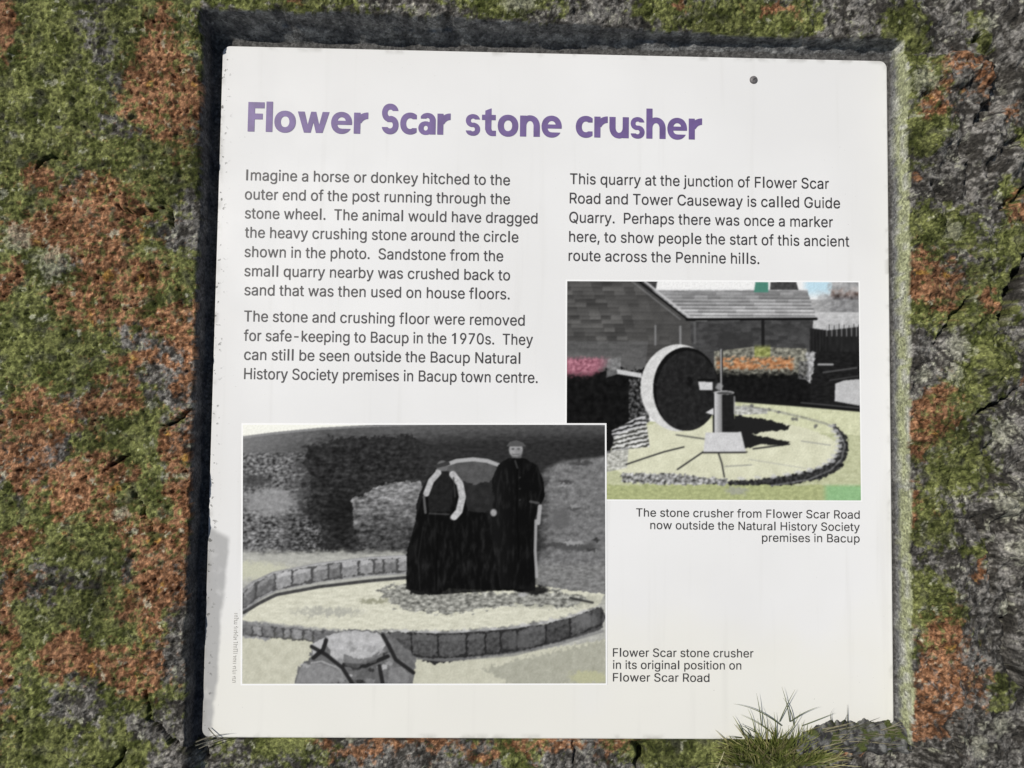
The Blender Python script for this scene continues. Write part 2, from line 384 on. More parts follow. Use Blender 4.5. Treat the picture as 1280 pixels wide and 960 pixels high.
def board_material():
    """off-white plastic face with a grey strip at its lower side edge, dirt near the rim and scuffs"""
    m = bpy.data.materials.new('weathered_white_board'); m.use_nodes = True
    n, l = m.node_tree.nodes, m.node_tree.links; b = n['Principled BSDF']
    b.inputs['Roughness'].default_value = .55; b.inputs['Specular IOR Level'].default_value = .25
    tc = n.new('ShaderNodeTexCoord'); sp = n.new('ShaderNodeSeparateXYZ'); l.new(tc.outputs['Object'], sp.inputs[0])
    def noi(scale, detail=4):
        t = n.new('ShaderNodeTexNoise'); t.inputs['Scale'].default_value = scale; t.inputs['Detail'].default_value = detail
        l.new(tc.outputs['Object'], t.inputs['Vector']); return t.outputs['Fac']
    def M(op, a, b2=0.0):
        x = n.new('ShaderNodeMath'); x.operation = op
        for i, v in enumerate((a, b2)):
            if isinstance(v, (int, float)): x.inputs[i].default_value = v
            else: l.new(v, x.inputs[i])
        return x.outputs[0]
    def ss(v, a, c, lo=0., hi=1.):
        x = n.new('ShaderNodeMapRange'); x.interpolation_type = 'SMOOTHSTEP'
        x.inputs['From Min'].default_value = a; x.inputs['From Max'].default_value = c
        x.inputs['To Min'].default_value = lo; x.inputs['To Max'].default_value = hi
        l.new(v, x.inputs['Value']); return x.outputs[0]
    def mix(f, a, c):
        x = n.new('ShaderNodeMix'); x.data_type = 'RGBA'; l.new(f, x.inputs[0])
        for s, v in ((6, a), (7, c)):
            if isinstance(v, tuple): x.inputs[s].default_value = (*v, 1)
            else: l.new(v, x.inputs[s])
        return x.outputs[2]
    X, Y = sp.outputs[0], sp.outputs[1]
    c = mix(ss(noi(5, 3), .35, .65), (.745, .742, .726), (.790, .788, .774))
    c = mix(M('MULTIPLY', ss(M('ADD', Y, M('MULTIPLY', M('SUBTRACT', noi(7, 3), .5), .30)), -.16, -.27), .55), c, (.765, .75, .655))
    run = n.new('ShaderNodeTexNoise'); run.inputs['Scale'].default_value = 1.0; run.inputs['Detail'].default_value = 4
    mp = n.new('ShaderNodeMapping'); mp.inputs['Scale'].default_value = (70, 3.5, 1); l.new(tc.outputs['Object'], mp.inputs[0]); l.new(mp.outputs[0], run.inputs['Vector'])
    c = mix(M('MULTIPLY', ss(run.outputs['Fac'], .56, .74), .16), c, (.52, .51, .47))
    # soft-edged grey strip up the lower part of one side, widest at its head
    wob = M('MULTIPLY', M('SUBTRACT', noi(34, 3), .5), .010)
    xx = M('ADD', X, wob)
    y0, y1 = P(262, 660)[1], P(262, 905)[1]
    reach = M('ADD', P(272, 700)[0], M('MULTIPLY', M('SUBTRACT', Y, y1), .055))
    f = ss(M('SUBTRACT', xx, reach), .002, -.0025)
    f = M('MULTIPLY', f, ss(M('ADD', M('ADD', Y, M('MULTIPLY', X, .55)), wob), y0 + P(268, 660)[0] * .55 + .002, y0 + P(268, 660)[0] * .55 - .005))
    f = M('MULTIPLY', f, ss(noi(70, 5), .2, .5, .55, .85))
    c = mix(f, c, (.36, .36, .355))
    # soiling along the rim
    ex = M('SUBTRACT', PW / 2, M('ABSOLUTE', X)); ey = M('SUBTRACT', PH / 2, M('ABSOLUTE', Y))
    e = M('MINIMUM', ex, ey)
    d = M('MULTIPLY', ss(e, .006, .0), ss(noi(55, 6), .50, .66))
    c = mix(M('MULTIPLY', d, .35), c, (.20, .19, .16))
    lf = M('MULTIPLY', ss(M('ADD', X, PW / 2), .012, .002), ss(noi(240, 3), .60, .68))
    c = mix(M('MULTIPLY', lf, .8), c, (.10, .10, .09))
    sc_ = M('MULTIPLY', ss(noi(420, 2), .735, .76), ss(noi(9, 2), .45, .62))     # tiny splashes
    c = mix(M('MULTIPLY', sc_, .45), c, (.35, .34, .30))
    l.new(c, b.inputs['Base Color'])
    l.new(ss(noi(16, 5), .3, .7, .45, .68), b.inputs['Roughness'])
    bp = n.new('ShaderNodeBump'); bp.inputs['Strength'].default_value = .12; bp.inputs['Distance'].default_value = .0006
    l.new(noi(60, 5), bp.inputs['Height']); l.new(bp.outputs[0], b.inputs['Normal'])
    return m

panel = bpy.data.objects.new('information_panel', None); col.objects.link(panel)
panel.matrix_world = FACE; panel.empty_display_size = .05
tag(panel, 'square white information panel about a stone crusher, set into the lichen-covered stone', 'information panel')
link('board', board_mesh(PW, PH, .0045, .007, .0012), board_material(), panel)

# ---- lettering: outlines in thousandths of an em (x, y, x, y, ...), each glyph [advance, contours]
BODY = {",":[188,[[36,-121,33,-96,61,73,136,73,138,48,93,-115,80,-124]]],"-":[453,[[112,186,110,242,119,251,325,252,337,249,340,242,340,192,331,184]]],".":[188,[[73,-7,54,6,45,25,45,56,54,75,79,90,123,88,144,63,144,25,136,6,110,-9]]],"0":[453,[[184,-9,146,4,121,22,89,54,64,104,44,185,44,323,64,404,89,454,127,492,159,511,190,519,265,519,328,492,359,461,384,417,405,348,411,304,411,198,384,92,359,47,328,17,265,-11],[209,58,167,79,138,123,118,198,118,317,138,385,160,423,173,435,202,450,246,451,286,429,302,409,323,367,337,304,337,204,317,129,301,98,265,64,240,57]]],"1":[450,[[197,-2,193,398,178,401,116,373,85,365,76,373,76,417,91,430,191,478,197,511,278,513,285,511,287,498,287,5,278,-4],[210,442,208,467,235,476,237,473]]],"7":[453,[[98,-2,97,17,311,442,67,446,58,455,60,511,392,511,392,436,173,-2]]],"9":[453,[[131,-2,128,5,136,23,231,156,246,186,181,190,156,198,117,217,87,248,59,311,59,392,86,455,124,493,187,520,262,520,287,513,318,499,349,475,381,423,396,373,396,323,389,298,356,217,218,10,199,-4],[206,252,182,261,153,286,135,323,135,380,156,422,182,442,206,452,249,451,274,441,308,405,320,367,320,330,306,294,279,267,249,252]]],"B":[456,[[58,-2,58,511,283,513,315,505,352,486,390,442,405,398,405,355,397,323,365,285,340,267,372,248,402,218,423,167,423,111,403,55,371,23,296,-4],[133,66,133,225,258,226,313,205,336,180,348,155,348,123,333,94,315,77,271,64],[133,291,133,444,265,444,296,432,315,415,330,386,330,367,321,338,300,311,271,296,233,289]]],"C":[510,[[220,-9,176,3,139,22,107,48,69,98,44,160,36,198,36,310,57,385,82,429,113,467,139,486,195,513,226,519,314,519,376,498,427,460,464,404,479,360,476,348,401,348,375,404,326,438,270,451,207,438,159,404,118,323,110,292,110,217,124,167,145,125,182,87,226,64,264,57,326,70,368,98,407,167,470,169,476,167,479,148,464,104,445,73,421,42,395,22,345,-3,314,-11]]],"F":[410,[[58,-2,58,511,371,511,373,455,365,446,132,442,133,284,346,282,355,273,355,223,352,217,340,214,133,212,130,5,121,-4]]],"G":[520,[[220,-9,176,3,139,22,106,48,69,98,44,160,36,198,36,310,44,348,69,410,95,448,119,473,157,498,220,519,314,519,345,511,395,486,426,460,452,429,470,392,479,367,476,348,401,348,391,373,370,403,331,435,307,444,257,451,195,432,164,409,145,384,124,342,111,298,110,217,130,154,146,123,184,85,226,64,270,57,326,70,369,98,397,142,408,192,282,198,282,260,482,260,485,173,458,85,407,29,364,3,314,-11]]],"H":[517,[[58,-2,58,511,121,513,130,505,133,297,371,295,383,297,387,305,390,511,458,511,459,-2,396,-4,387,5,383,225,146,227,133,225,130,217,130,5,121,-4]]],"I":[265,[[88,-2,86,505,95,513,170,513,176,511,179,498,178,5,170,-4]]],"N":[523,[[58,-2,58,511,133,513,152,499,390,124,393,505,402,513,465,511,465,-2,390,-4,371,10,133,386,130,5,121,-4]]],"P":[445,[[58,-2,58,511,277,513,340,493,384,455,396,436,411,392,417,342,411,298,396,261,353,211,296,185,240,177,133,175,127,-2],[133,253,133,444,258,444,302,426,320,411,336,373,337,330,324,292,302,268,265,251]]],"Q":[533,[[395,-50,357,-3,289,-14,245,-14,182,0,145,19,89,69,57,126,36,207,36,307,51,369,94,444,126,476,182,507,239,522,289,522,370,501,402,482,445,439,477,382,497,307,497,201,471,113,445,69,417,38,472,-43,464,-52],[239,61,178,88,136,138,118,182,111,213,111,294,118,326,136,369,176,418,232,447,301,447,357,418,398,369,416,326,422,294,422,213,407,158,382,115,370,103,364,104,320,163,245,163,243,157,251,138,303,69,289,60]]],"R":[449,[[58,-2,58,511,283,513,315,505,352,486,390,449,403,423,417,367,417,336,409,298,390,255,359,223,327,205,428,17,427,-2,346,-2,244,186,146,189,133,187,130,180,127,-2],[133,266,133,444,265,444,300,430,327,403,337,373,336,323,321,294,307,280,265,264]]],"S":[447,[[168,-11,112,8,55,58,34,108,37,140,105,140,124,97,145,77,199,56,243,55,279,64,318,91,339,127,339,152,329,171,305,192,243,217,143,245,80,283,61,308,47,346,47,402,67,452,105,490,168,517,249,523,312,509,362,478,381,458,400,421,408,389,405,377,330,377,321,408,304,427,262,448,224,453,187,448,143,423,122,389,122,364,149,328,180,312,312,271,362,246,393,215,406,189,414,164,414,114,393,58,337,8,274,-13]]],"T":[449,[[186,-2,182,442,30,448,30,511,418,511,418,448,266,442,264,5,255,-4]]],"a":[389,[[116,-11,72,9,34,52,26,77,26,134,41,171,66,197,116,215,254,238,269,252,269,271,260,294,248,307,216,323,179,324,154,317,129,301,98,269,41,284,41,309,72,352,116,378,141,386,210,392,266,378,292,365,323,334,344,277,344,2,335,-6,279,-6,272,-4,266,22,224,-4,198,-13],[166,50,141,56,110,73,101,96,105,127,141,155,266,174,269,127,252,90,233,71,204,56]]],"b":[424,[[188,-10,150,9,120,40,113,-4,57,-6,48,3,48,496,51,509,57,511,120,509,126,347,163,378,188,386,232,393,282,385,320,365,357,328,377,296,391,253,397,221,397,159,383,96,357,46,307,2,270,-10],[195,57,165,71,142,96,124,140,116,190,124,240,151,295,188,318,226,325,280,303,301,276,316,240,323,171,307,116,295,92,276,73,245,57]]],"c":[396,[[164,-10,139,-4,95,21,57,65,30,140,30,234,57,309,101,359,158,386,208,393,258,386,295,372,340,334,358,309,366,284,364,271,314,256,301,258,270,301,245,318,220,324,195,324,151,305,133,288,105,228,104,159,111,128,143,78,183,56,233,56,251,63,276,80,301,121,308,124,364,109,366,90,339,39,321,21,289,2,245,-12]]],"d":[424,[[151,-10,101,14,64,52,44,90,30,153,30,240,44,290,58,316,94,359,126,378,151,386,195,393,239,386,270,372,301,345,307,509,376,509,376,-4,308,-4,301,34,283,15,233,-12],[176,57,139,80,111,128,104,159,105,228,124,278,151,308,189,324,220,324,256,309,285,278,305,221,304,153,295,123,268,78,233,57]]],"e":[404,[[164,-10,126,2,95,21,57,65,30,140,30,234,57,309,101,359,158,386,201,393,251,386,301,366,346,321,373,259,379,209,376,165,114,162,104,153,111,121,141,78,164,63,214,51,245,57,275,71,308,111,364,99,372,90,364,65,346,40,320,15,283,-4,245,-13],[108,226,105,240,121,278,153,309,195,325,220,324,258,308,283,282,298,240,298,228,289,224]]],"f":[254,[[80,-2,77,311,67,320,5,323,2,373,11,382,75,386,79,467,86,487,117,518,149,532,186,538,230,532,245,517,245,498,236,473,224,465,192,469,169,461,155,447,146,423,149,384,230,380,233,336,230,323,224,321,155,320,145,311,145,5,136,-4]]],"g":[425,[[151,-153,114,-140,82,-121,57,-96,49,-77,51,-64,64,-52,101,-37,151,-80,201,-93,245,-86,276,-70,298,-40,305,-21,304,35,301,43,295,40,270,16,233,2,158,2,114,16,69,54,38,110,30,142,30,242,51,304,107,367,158,388,233,388,270,373,301,347,308,385,376,385,379,-33,364,-83,333,-121,283,-147,245,-155],[195,64,153,79,124,110,105,154,104,223,118,267,140,298,176,319,208,325,258,307,285,279,304,229,305,160,285,110,258,80,239,70]]],"h":[410,[[51,-2,48,505,57,513,113,513,122,505,126,354,157,374,195,388,263,388,288,380,320,361,352,317,360,286,360,5,357,-2,338,-4,301,-4,292,5,292,236,272,292,262,305,232,319,188,320,151,303,124,261,120,-2]]],"i":[167,[[52,-2,50,373,58,382,108,382,115,380,118,367,117,5,108,-4],[58,442,37,467,40,505,58,524,83,532,121,517,130,498,127,460,102,440]]],"j":[167,[[-12,-144,-12,-82,26,-74,41,-57,48,-32,48,374,57,383,113,383,120,381,123,368,123,-32,116,-76,101,-107,76,-132,38,-147],[76,436,57,443,38,462,38,506,63,527,107,525,120,518,128,499,127,462,120,449,107,443,88,434]]],"k":[381,[[51,-2,48,505,57,513,113,513,120,511,123,498,126,235,276,380,357,380,357,366,234,242,216,211,370,18,372,5,363,-4,288,-2,168,148,151,163,124,136,120,-2]]],"l":[215,[[68,-2,66,523,75,532,143,532,150,530,152,517,152,5,143,-4]]],"m":[610,[[51,-2,51,380,113,380,120,347,151,374,182,388,213,395,257,388,277,380,320,335,350,367,363,374,395,388,438,395,482,386,520,368,532,355,552,323,560,298,557,-2,495,-2,491,261,479,292,463,310,420,326,388,319,363,303,342,261,338,-2,270,-2,266,280,243,311,201,326,146,305,124,267,120,-2]]],"n":[410,[[51,-2,51,380,113,380,120,342,145,368,195,388,263,388,288,380,320,361,345,330,360,292,357,-2,301,-4,292,5,292,236,272,292,262,305,232,319,195,320,182,319,151,303,124,261,120,-2]]],"o":[415,[[164,-10,139,-4,95,21,57,65,30,140,30,234,57,309,101,359,158,386,201,393,258,386,314,359,352,321,371,284,385,234,385,140,358,65,320,21,276,-4,245,-12],[176,57,143,78,111,128,104,159,105,228,130,284,145,301,195,324,220,324,249,315,285,284,310,228,310,146,289,98,276,80,256,65,233,56]]],"p":[424,[[51,-144,51,381,113,381,120,342,170,381,195,389,263,389,288,381,332,356,351,338,389,262,397,218,398,168,383,93,363,55,326,17,276,-9,232,-16,188,-9,163,-1,126,30,120,-144],[207,53,171,68,145,95,124,143,116,193,124,237,146,287,165,306,195,320,238,321,274,306,297,281,316,243,323,174,310,118,287,81,251,60,226,52]]],"q":[424,[[308,-144,301,32,270,5,239,-9,201,-16,151,-9,114,5,75,37,57,62,36,112,30,137,30,231,44,287,64,325,101,362,120,375,164,389,226,389,251,381,283,362,301,343,308,381,370,383,379,374,379,-138,370,-147],[189,53,151,70,118,112,104,156,105,231,124,274,141,299,176,320,233,320,275,293,297,249,305,218,304,156,289,107,258,70,220,53]]],"r":[259,[[51,-2,51,380,113,380,120,349,157,380,182,388,245,386,245,317,201,320,171,311,140,292,124,261,120,-2]]],"s":[365,[[134,-10,84,8,46,46,31,78,31,90,39,103,78,111,96,109,110,84,129,65,146,57,184,49,215,57,245,71,261,96,261,109,251,128,228,143,146,163,89,184,53,221,46,234,44,303,58,334,89,365,115,378,178,393,234,386,284,366,304,346,328,303,328,284,296,275,271,275,228,318,203,325,171,325,142,315,123,296,117,278,119,265,128,251,146,238,234,216,297,190,328,153,336,128,336,84,316,40,290,15,253,-4,221,-13]]],"t":[227,[[130,-6,99,6,79,26,59,69,56,319,11,323,2,332,5,382,56,388,59,469,67,478,130,476,135,388,199,384,207,376,205,325,142,322,133,313,133,88,149,61,167,55,186,59,205,57,220,7,205,-8]]],"u":[410,[[138,-7,107,6,70,43,48,93,51,381,120,381,124,112,151,72,176,60,213,59,226,60,257,76,270,89,285,118,292,150,295,381,357,381,357,0,295,-1,288,32,263,12,213,-9]]],"v":[389,[[160,-2,140,36,46,280,15,367,16,380,91,380,189,105,197,97,297,380,372,380,375,367,366,342,235,5,222,-4]]],"w":[567,[[133,-2,31,323,18,367,21,380,83,382,96,373,171,112,246,380,321,380,342,317,396,111,404,123,470,373,483,382,546,380,548,367,536,323,433,-2,371,-4,361,5,283,273,206,5,196,-4]]],"y":[389,[[47,-147,45,-122,53,-90,66,-82,116,-77,131,-59,155,-3,28,328,13,372,16,385,91,385,189,103,197,96,297,378,310,387,372,385,373,360,198,-90,179,-115,147,-141,122,-149]]]," ":[188,[]]}
HEAD = {"F":[455,[[3,2,0,5,-1,12,0,699,10,701,409,700,411,688,411,564,409,557,179,556,173,555,171,550,171,438,173,431,362,430,370,427,370,296,362,294,173,293,171,286,170,4,162,1]]],"l":[210,[[3,2,-1,10,0,717,8,720,162,720,166,712,165,5,158,1]]],"o":[585,[[262,-12,212,-8,153,9,107,33,86,49,60,75,38,105,26,126,14,155,2,210,-1,262,7,319,25,371,38,395,58,422,85,450,120,474,165,496,212,508,272,513,327,508,381,493,424,472,470,437,503,393,525,348,532,321,539,279,540,226,532,176,520,140,499,100,467,61,424,28,381,7,327,-8],[250,123,227,131,209,140,190,160,179,176,169,200,164,221,161,250,164,279,169,300,179,324,190,340,208,358,227,369,250,377,289,377,308,372,327,362,342,350,356,333,370,305,375,283,378,267,378,231,369,193,356,167,339,147,324,136,300,126,286,123]]],"w":[845,[[167,2,162,10,36,390,2,493,3,500,167,501,174,499,245,226,252,202,255,199,260,210,335,498,343,501,464,500,541,207,546,198,625,498,634,501,797,500,798,495,796,488,639,12,634,2,472,1,465,3,413,202,400,241,395,233,336,5,327,1]]],"e":[575,[[258,-12,210,-8,155,7,110,30,67,66,41,100,17,148,2,207,-1,262,4,307,22,364,45,407,78,445,117,474,155,493,210,508,267,513,320,508,374,493,397,483,424,467,448,449,467,430,495,390,510,360,520,331,530,274,530,231,527,210,522,206,161,205,160,200,165,185,176,162,185,150,196,139,212,128,236,119,286,113,493,112,494,107,479,85,450,54,424,33,397,17,374,7,331,-6,305,-10],[165,302,162,307,174,333,195,360,222,377,253,385,279,384,296,381,329,365,347,348,358,331,368,305,367,302,360,301]]],"r":[405,[[3,2,-1,10,0,499,8,501,162,501,166,495,166,467,170,462,220,486,258,498,310,508,359,510,361,502,360,358,346,354,327,353,303,348,262,331,222,301,186,253,170,251,166,248,165,4,158,1]]],"S":[505,[[208,-15,174,-10,131,2,98,19,70,39,52,57,31,86,14,119,6,152,12,156,162,156,170,153,186,138,205,128,227,125,253,128,279,142,289,152,298,169,304,186,304,195,304,224,298,240,287,260,270,274,153,276,146,287,100,309,67,335,48,357,33,379,19,410,7,460,4,502,10,548,25,595,52,638,81,668,110,686,134,698,155,705,189,713,246,715,284,710,320,700,355,684,381,665,406,640,425,614,439,586,449,548,443,544,296,544,291,546,270,565,253,572,227,575,205,572,181,558,169,545,160,527,154,495,160,464,171,443,184,430,198,421,224,416,228,417,234,424,253,425,300,417,346,400,377,381,393,368,409,352,429,324,446,288,453,267,459,238,459,174,451,136,444,114,432,90,406,55,380,31,353,14,308,-5,272,-13,248,-15]]],"s":[425,[[153,-5,98,9,74,21,48,39,35,52,17,79,5,114,12,118,141,118,146,117,160,105,174,100,205,100,230,112,240,126,244,140,244,162,241,171,231,187,212,198,200,201,141,202,105,214,81,226,48,249,26,276,10,314,4,350,7,381,14,410,31,440,50,463,79,484,120,500,153,508,186,511,227,508,262,500,281,493,300,484,327,465,342,450,358,426,368,405,371,388,365,385,241,385,220,400,208,405,174,405,150,393,141,380,135,362,135,345,138,336,143,326,152,317,167,307,236,306,284,290,310,277,329,263,355,234,370,207,380,167,380,133,372,100,360,74,343,51,329,37,310,23,270,4,239,-3,220,-6]]],"c":[495,[[262,-12,212,-8,153,9,107,33,86,49,60,75,38,105,26,126,14,155,2,210,-1,262,7,319,25,371,38,395,58,422,85,450,120,474,165,496,212,508,272,513,327,508,360,500,408,482,446,457,449,448,449,360,441,356,336,356,308,372,286,377,253,377,217,365,206,357,188,338,176,319,167,293,161,260,161,243,166,210,174,186,189,161,208,142,227,131,253,123,286,123,300,126,336,144,446,144,449,138,449,52,448,45,439,38,410,20,381,7,327,-8]]],"a":[515,[[193,-12,162,-10,136,-6,98,7,67,24,33,55,13,86,2,119,-1,150,2,181,13,214,31,244,67,277,110,298,162,310,200,313,253,308,298,295,303,295,306,333,303,350,297,364,289,377,274,387,248,394,231,390,205,375,67,375,62,377,61,381,61,424,70,439,105,471,129,486,165,500,196,508,246,513,289,510,317,505,360,491,384,479,411,460,430,440,444,421,458,393,465,371,471,331,470,5,462,1,312,1,300,6,253,-8],[191,92,170,100,152,117,145,138,145,162,152,183,169,200,193,208,208,208,234,198,246,186,256,160,256,143,249,119,236,104,210,92]]],"n":[565,[[3,2,0,5,-1,12,-1,493,2,500,158,501,170,497,205,506,246,511,300,508,339,500,372,489,415,465,447,438,470,410,495,367,510,324,518,283,521,250,521,10,518,2,362,1,355,4,354,267,348,295,332,333,310,358,284,372,255,375,224,367,210,358,197,345,177,312,169,286,166,264,165,4,158,1]]],"h":[565,[[3,2,-1,10,0,717,8,720,162,720,166,712,167,499,172,497,220,508,274,511,327,503,367,491,408,469,443,442,470,410,487,383,501,352,510,324,518,283,521,255,520,5,512,1,362,1,355,4,354,267,348,295,332,333,310,358,284,372,272,375,253,375,222,366,210,358,196,344,177,312,169,286,166,264,165,4,158,1]]],"u":[565,[[241,-10,181,0,150,10,112,31,71,64,50,90,26,131,10,176,2,217,-1,245,0,498,8,501,158,501,165,499,166,233,172,205,188,167,210,142,236,128,248,125,267,125,298,134,310,142,324,156,343,188,351,214,354,236,355,499,362,501,517,501,521,493,520,2,512,-1,365,-1,350,3,300,-8,274,-11]]],"t":[415,[[274,-5,250,-3,217,4,184,18,153,39,121,74,105,101,85,157,84,371,79,375,5,375,0,377,-1,381,0,498,5,501,77,501,84,504,85,593,87,600,243,657,248,656,249,652,250,504,258,501,355,501,359,500,361,495,360,377,353,375,255,375,250,371,249,183,258,148,267,133,274,128,284,125,362,125,370,123,371,2,368,-2,365,-3]]]}
ink = mat('black_print', tuple(lin((52, 50, 52))), rough=.5, vary=.25, vscale=240)
ink_small = mat('grey_print', tuple(lin((58, 57, 57))), rough=.5, vary=.25, vscale=240)
ink_head = mat('violet_print', tuple(lin((104, 84, 136))), rough=.5, vary=.18, vscale=90)

def lettering(name, runs, font, ykey, material, z=.0003):
    """runs: (text, x_start, x_end, baseline) as measured; letters keep one height, words fill the measured length"""
    cu = bpy.data.curves.new('t', 'CURVE'); cu.dimensions = '2D'; cu.fill_mode = 'BOTH'
    for text, px0, px1, py in runs:
        xa, y = P(px0, py); xb = P(px1, py)[0]
        glyphs = [font[c] for c in text]
        if font is HEAD: pass
        first = min((min(k[0::2]) for k in glyphs[0][1]), default=0)
        last = max((max(k[0::2]) for k in glyphs[-1][1]), default=0)
        total = sum(g[0] for g in glyphs[:-1]) + last - first
        sx = (xb - xa) / total; pen = -first
        for adv, cons in glyphs:
            for k in cons:
                s = cu.splines.new('POLY'); m = len(k) // 2; s.points.add(m - 1)
                flat = []
                for q in range(m): flat += [xa + (pen + k[2*q]) * sx, y + k[2*q+1] * ykey, 0, 1]
                s.points.foreach_set('co', flat); s.use_cyclic_u = True
            pen += adv
    t = bpy.data.objects.new('t', cu); col.objects.link(t); bpy.context.view_layer.update()
    me = bpy.data.meshes.new_from_object(t.evaluated_get(bpy.context.evaluated_depsgraph_get()))
    bpy.data.objects.remove(t); me.materials.clear()
    o = link(name, me, material, panel); o.location = (0, 0, z); return o

KB = .0000190                                       # metres per font unit, body text
KC = .0000142
o = lettering('heading', [('Flower', 309.5, 460, 164.5), ('Scar', 477, 563, 167), ('stone', 582, 702, 169.3), ('crusher', 719.5, 877.5, 171.5)], HEAD, .0000382, ink_head)
o['label'] = 'large bold violet heading'
lettering('paragraph', [('Imagine a horse or donkey hitched to the', 307.6, 637.5, 225.4), ('outer end of the post running through the', 306, 637.5, 249.3),
    ('stone wheel.  The animal would have dragged', 306, 671.8, 273), ('the heavy crushing stone around the circle', 306, 648, 297),
    ('shown in the photo.  Sandstone from the', 305.6, 629, 321.2), ('small quarry nearby was crushed back to', 305.4, 637.5, 345.2),
    ('sand that was then used on house floors.', 305.4, 637, 369)], BODY, KB, ink)
lettering('paragraph', [('The stone and crushing floor were removed', 305, 655.8, 401.8), ('for safe-keeping to Bacup in the 1970s.  They', 304.6, 666, 426),
    ('can still be seen outside the Bacup Natural', 305, 650.3, 449.8), ('History Society premises in Bacup town centre.', 305, 672, 473.8)], BODY, KB, ink)
lettering('paragraph', [('This quarry at the junction of Flower Scar', 712.3, 1036, 230), ('Road and Tower Causeway is called Guide', 712, 1050, 254.2),
    ('Quarry.  Perhaps there was once a marker', 711.4, 1041, 278.2), ('here, to show people the start of this ancient', 711.2, 1061.5, 302.2),
    ('route across the Pennine hills.', 710.6, 949, 326)], BODY, KB, ink)
lettering('caption', [('The stone crusher from Flower Scar Road', 795, 1074.5, 645.6), ('now outside the Natural History Society', 812.7, 1074.5, 661.3),
    ('premises in Bacup', 952.3, 1074.5, 677)], BODY, KC, ink_small)
lettering('caption', [('Flower Scar stone crusher', 766, 941.7, 820.7), ('in its original position on', 766, 926.5, 836), ('Flower Scar Road', 766, 886.7, 851.7)], BODY, KC, ink_small)

def credit():
    """the credit line up the side of the old photograph, too small and worn to read: strokes only"""
    rnd = random.Random(4); V, F = [], []
    x, y = P(291, 853); y_end = P(291, 768)[1]
    while y < y_end:
        for _ in range(rnd.randint(3, 8)):
            hh = rnd.choice((.0022, .0022, .0032)); k = len(V)
            V += [(x - .0004, y, 0), (x + hh, y, 0), (x + hh, y + .0004, 0), (x - .0004, y + .0004, 0)]; F.append((k, k+1, k+2, k+3))
            if rnd.random() < .7:
                k = len(V); xo = x + rnd.choice((-.0004, hh - .0004, hh / 2))
                V += [(xo, y + .0005, 0), (xo + .0004, y + .0005, 0), (xo + .0004, y + .0011, 0), (xo, y + .0011, 0)]; F.append((k, k+1, k+2, k+3))
            y += .0015
        y += .0012
    o = link('credit_line', mesh(V, F), mat('faded_print', tuple(lin((135, 133, 128))), rough=.6), panel); o.location = (0, 0, .0003)
credit()

# ---- the two printed photographs: flat prints, painted as colours of the ink on a fine grid
class Canvas:
    def __init__(s, x0, y0, x1, y1, w, h):
        s.w, s.h = w, h
        s.X, s.Y = np.meshgrid(x0 + (np.arange(w * 2) + .5) / (w * 2) * (x1 - x0), y0 + (np.arange(h * 2) + .5) / (h * 2) * (y1 - y0))
        s.C = np.zeros((h * 2, w * 2, 3))
    def n(s, sx, sy=None, k=0, o=3): return fbm(s.X / sx, s.Y / (sy or sx), k, o, .6)
    def put(s, m, c, a=1.0, tex=0, sx=4, sy=None, k=0):
        m = np.asarray(m, float) * a
        c = np.asarray(c if np.ndim(c) else (c, c, c), float)
        if c.ndim == 1: c = c[None, None]
        if tex: c = c + (tex * s.n(sx, sy, k))[..., None]
        s.C[...] = s.C * (1 - m[..., None]) + c * m[..., None]
    def part(s, pts, mg, c):
        """a window on the canvas round some points, and the colour cut to it"""
        px_, py_ = [p[0] for p in pts], [p[1] for p in pts]; gx, gy = s.X[0], s.Y[:, 0]
        i = slice(*np.searchsorted(gy, (min(py_) - mg, max(py_) + mg))); j = slice(*np.searchsorted(gx, (min(px_) - mg, max(px_) + mg)))
        v = Canvas.__new__(Canvas); v.X, v.Y, v.C = s.X[i, j], s.Y[i, j], s.C[i, j]
        return v, (c[i, j] if np.ndim(c) == 3 else c)
    def poly(s, pts, c, a=1.0, rag=0, rs=6, **kw):
        s, c = s.part(pts, 2 + 2.5 * rag, c)
        if not s.X.size: return
        X, Y = (s.X + rag * s.n(rs, None, 881), s.Y + rag * s.n(rs, None, 882)) if rag else (s.X, s.Y)
        s.put(in_poly(X, Y, pts), c, a, **kw)
    def ell(s, cx, cy, rx, ry, c, a=1.0, rag=0, soft=0, **kw):
        q = 1 + soft; s, c = s.part([(cx - rx * q, cy - ry * q), (cx + rx * q, cy + ry * q)], 2 + 2.5 * rag, c)
        if not s.X.size: return
        X, Y = (s.X + rag * s.n(6, None, 883), s.Y + rag * s.n(6, None, 884)) if rag else (s.X, s.Y)
        d = np.hypot((X - cx) / rx, (Y - cy) / ry)
        s.put(sst(1 + soft, 1 - soft, d) if soft else d < 1, c, a, **kw)
    def line(s, pts, wd, c, a=1.0, **kw):
        s, c = s.part(pts, wd / 2 + 2, c)
        if not s.X.size: return
        d, _ = seg_dist(s.X, s.Y, pts); s.put(sst(wd / 2 + .5, wd / 2 - .5, d), c, a, **kw)
    def done(s):
        c = s.C.reshape(s.h, 2, s.w, 2, 3).mean((1, 3))
        return np.clip(c, 4, 250)
    def blur(s, n=1):
        for _ in range(n):
            p = np.pad(s.C, ((1, 1), (1, 1), (0, 0)), mode='edge')
            s.C = (p[:-2, 1:-1] + p[2:, 1:-1] + p[1:-1, :-2] + p[1:-1, 2:] + 2 * s.C) / 6

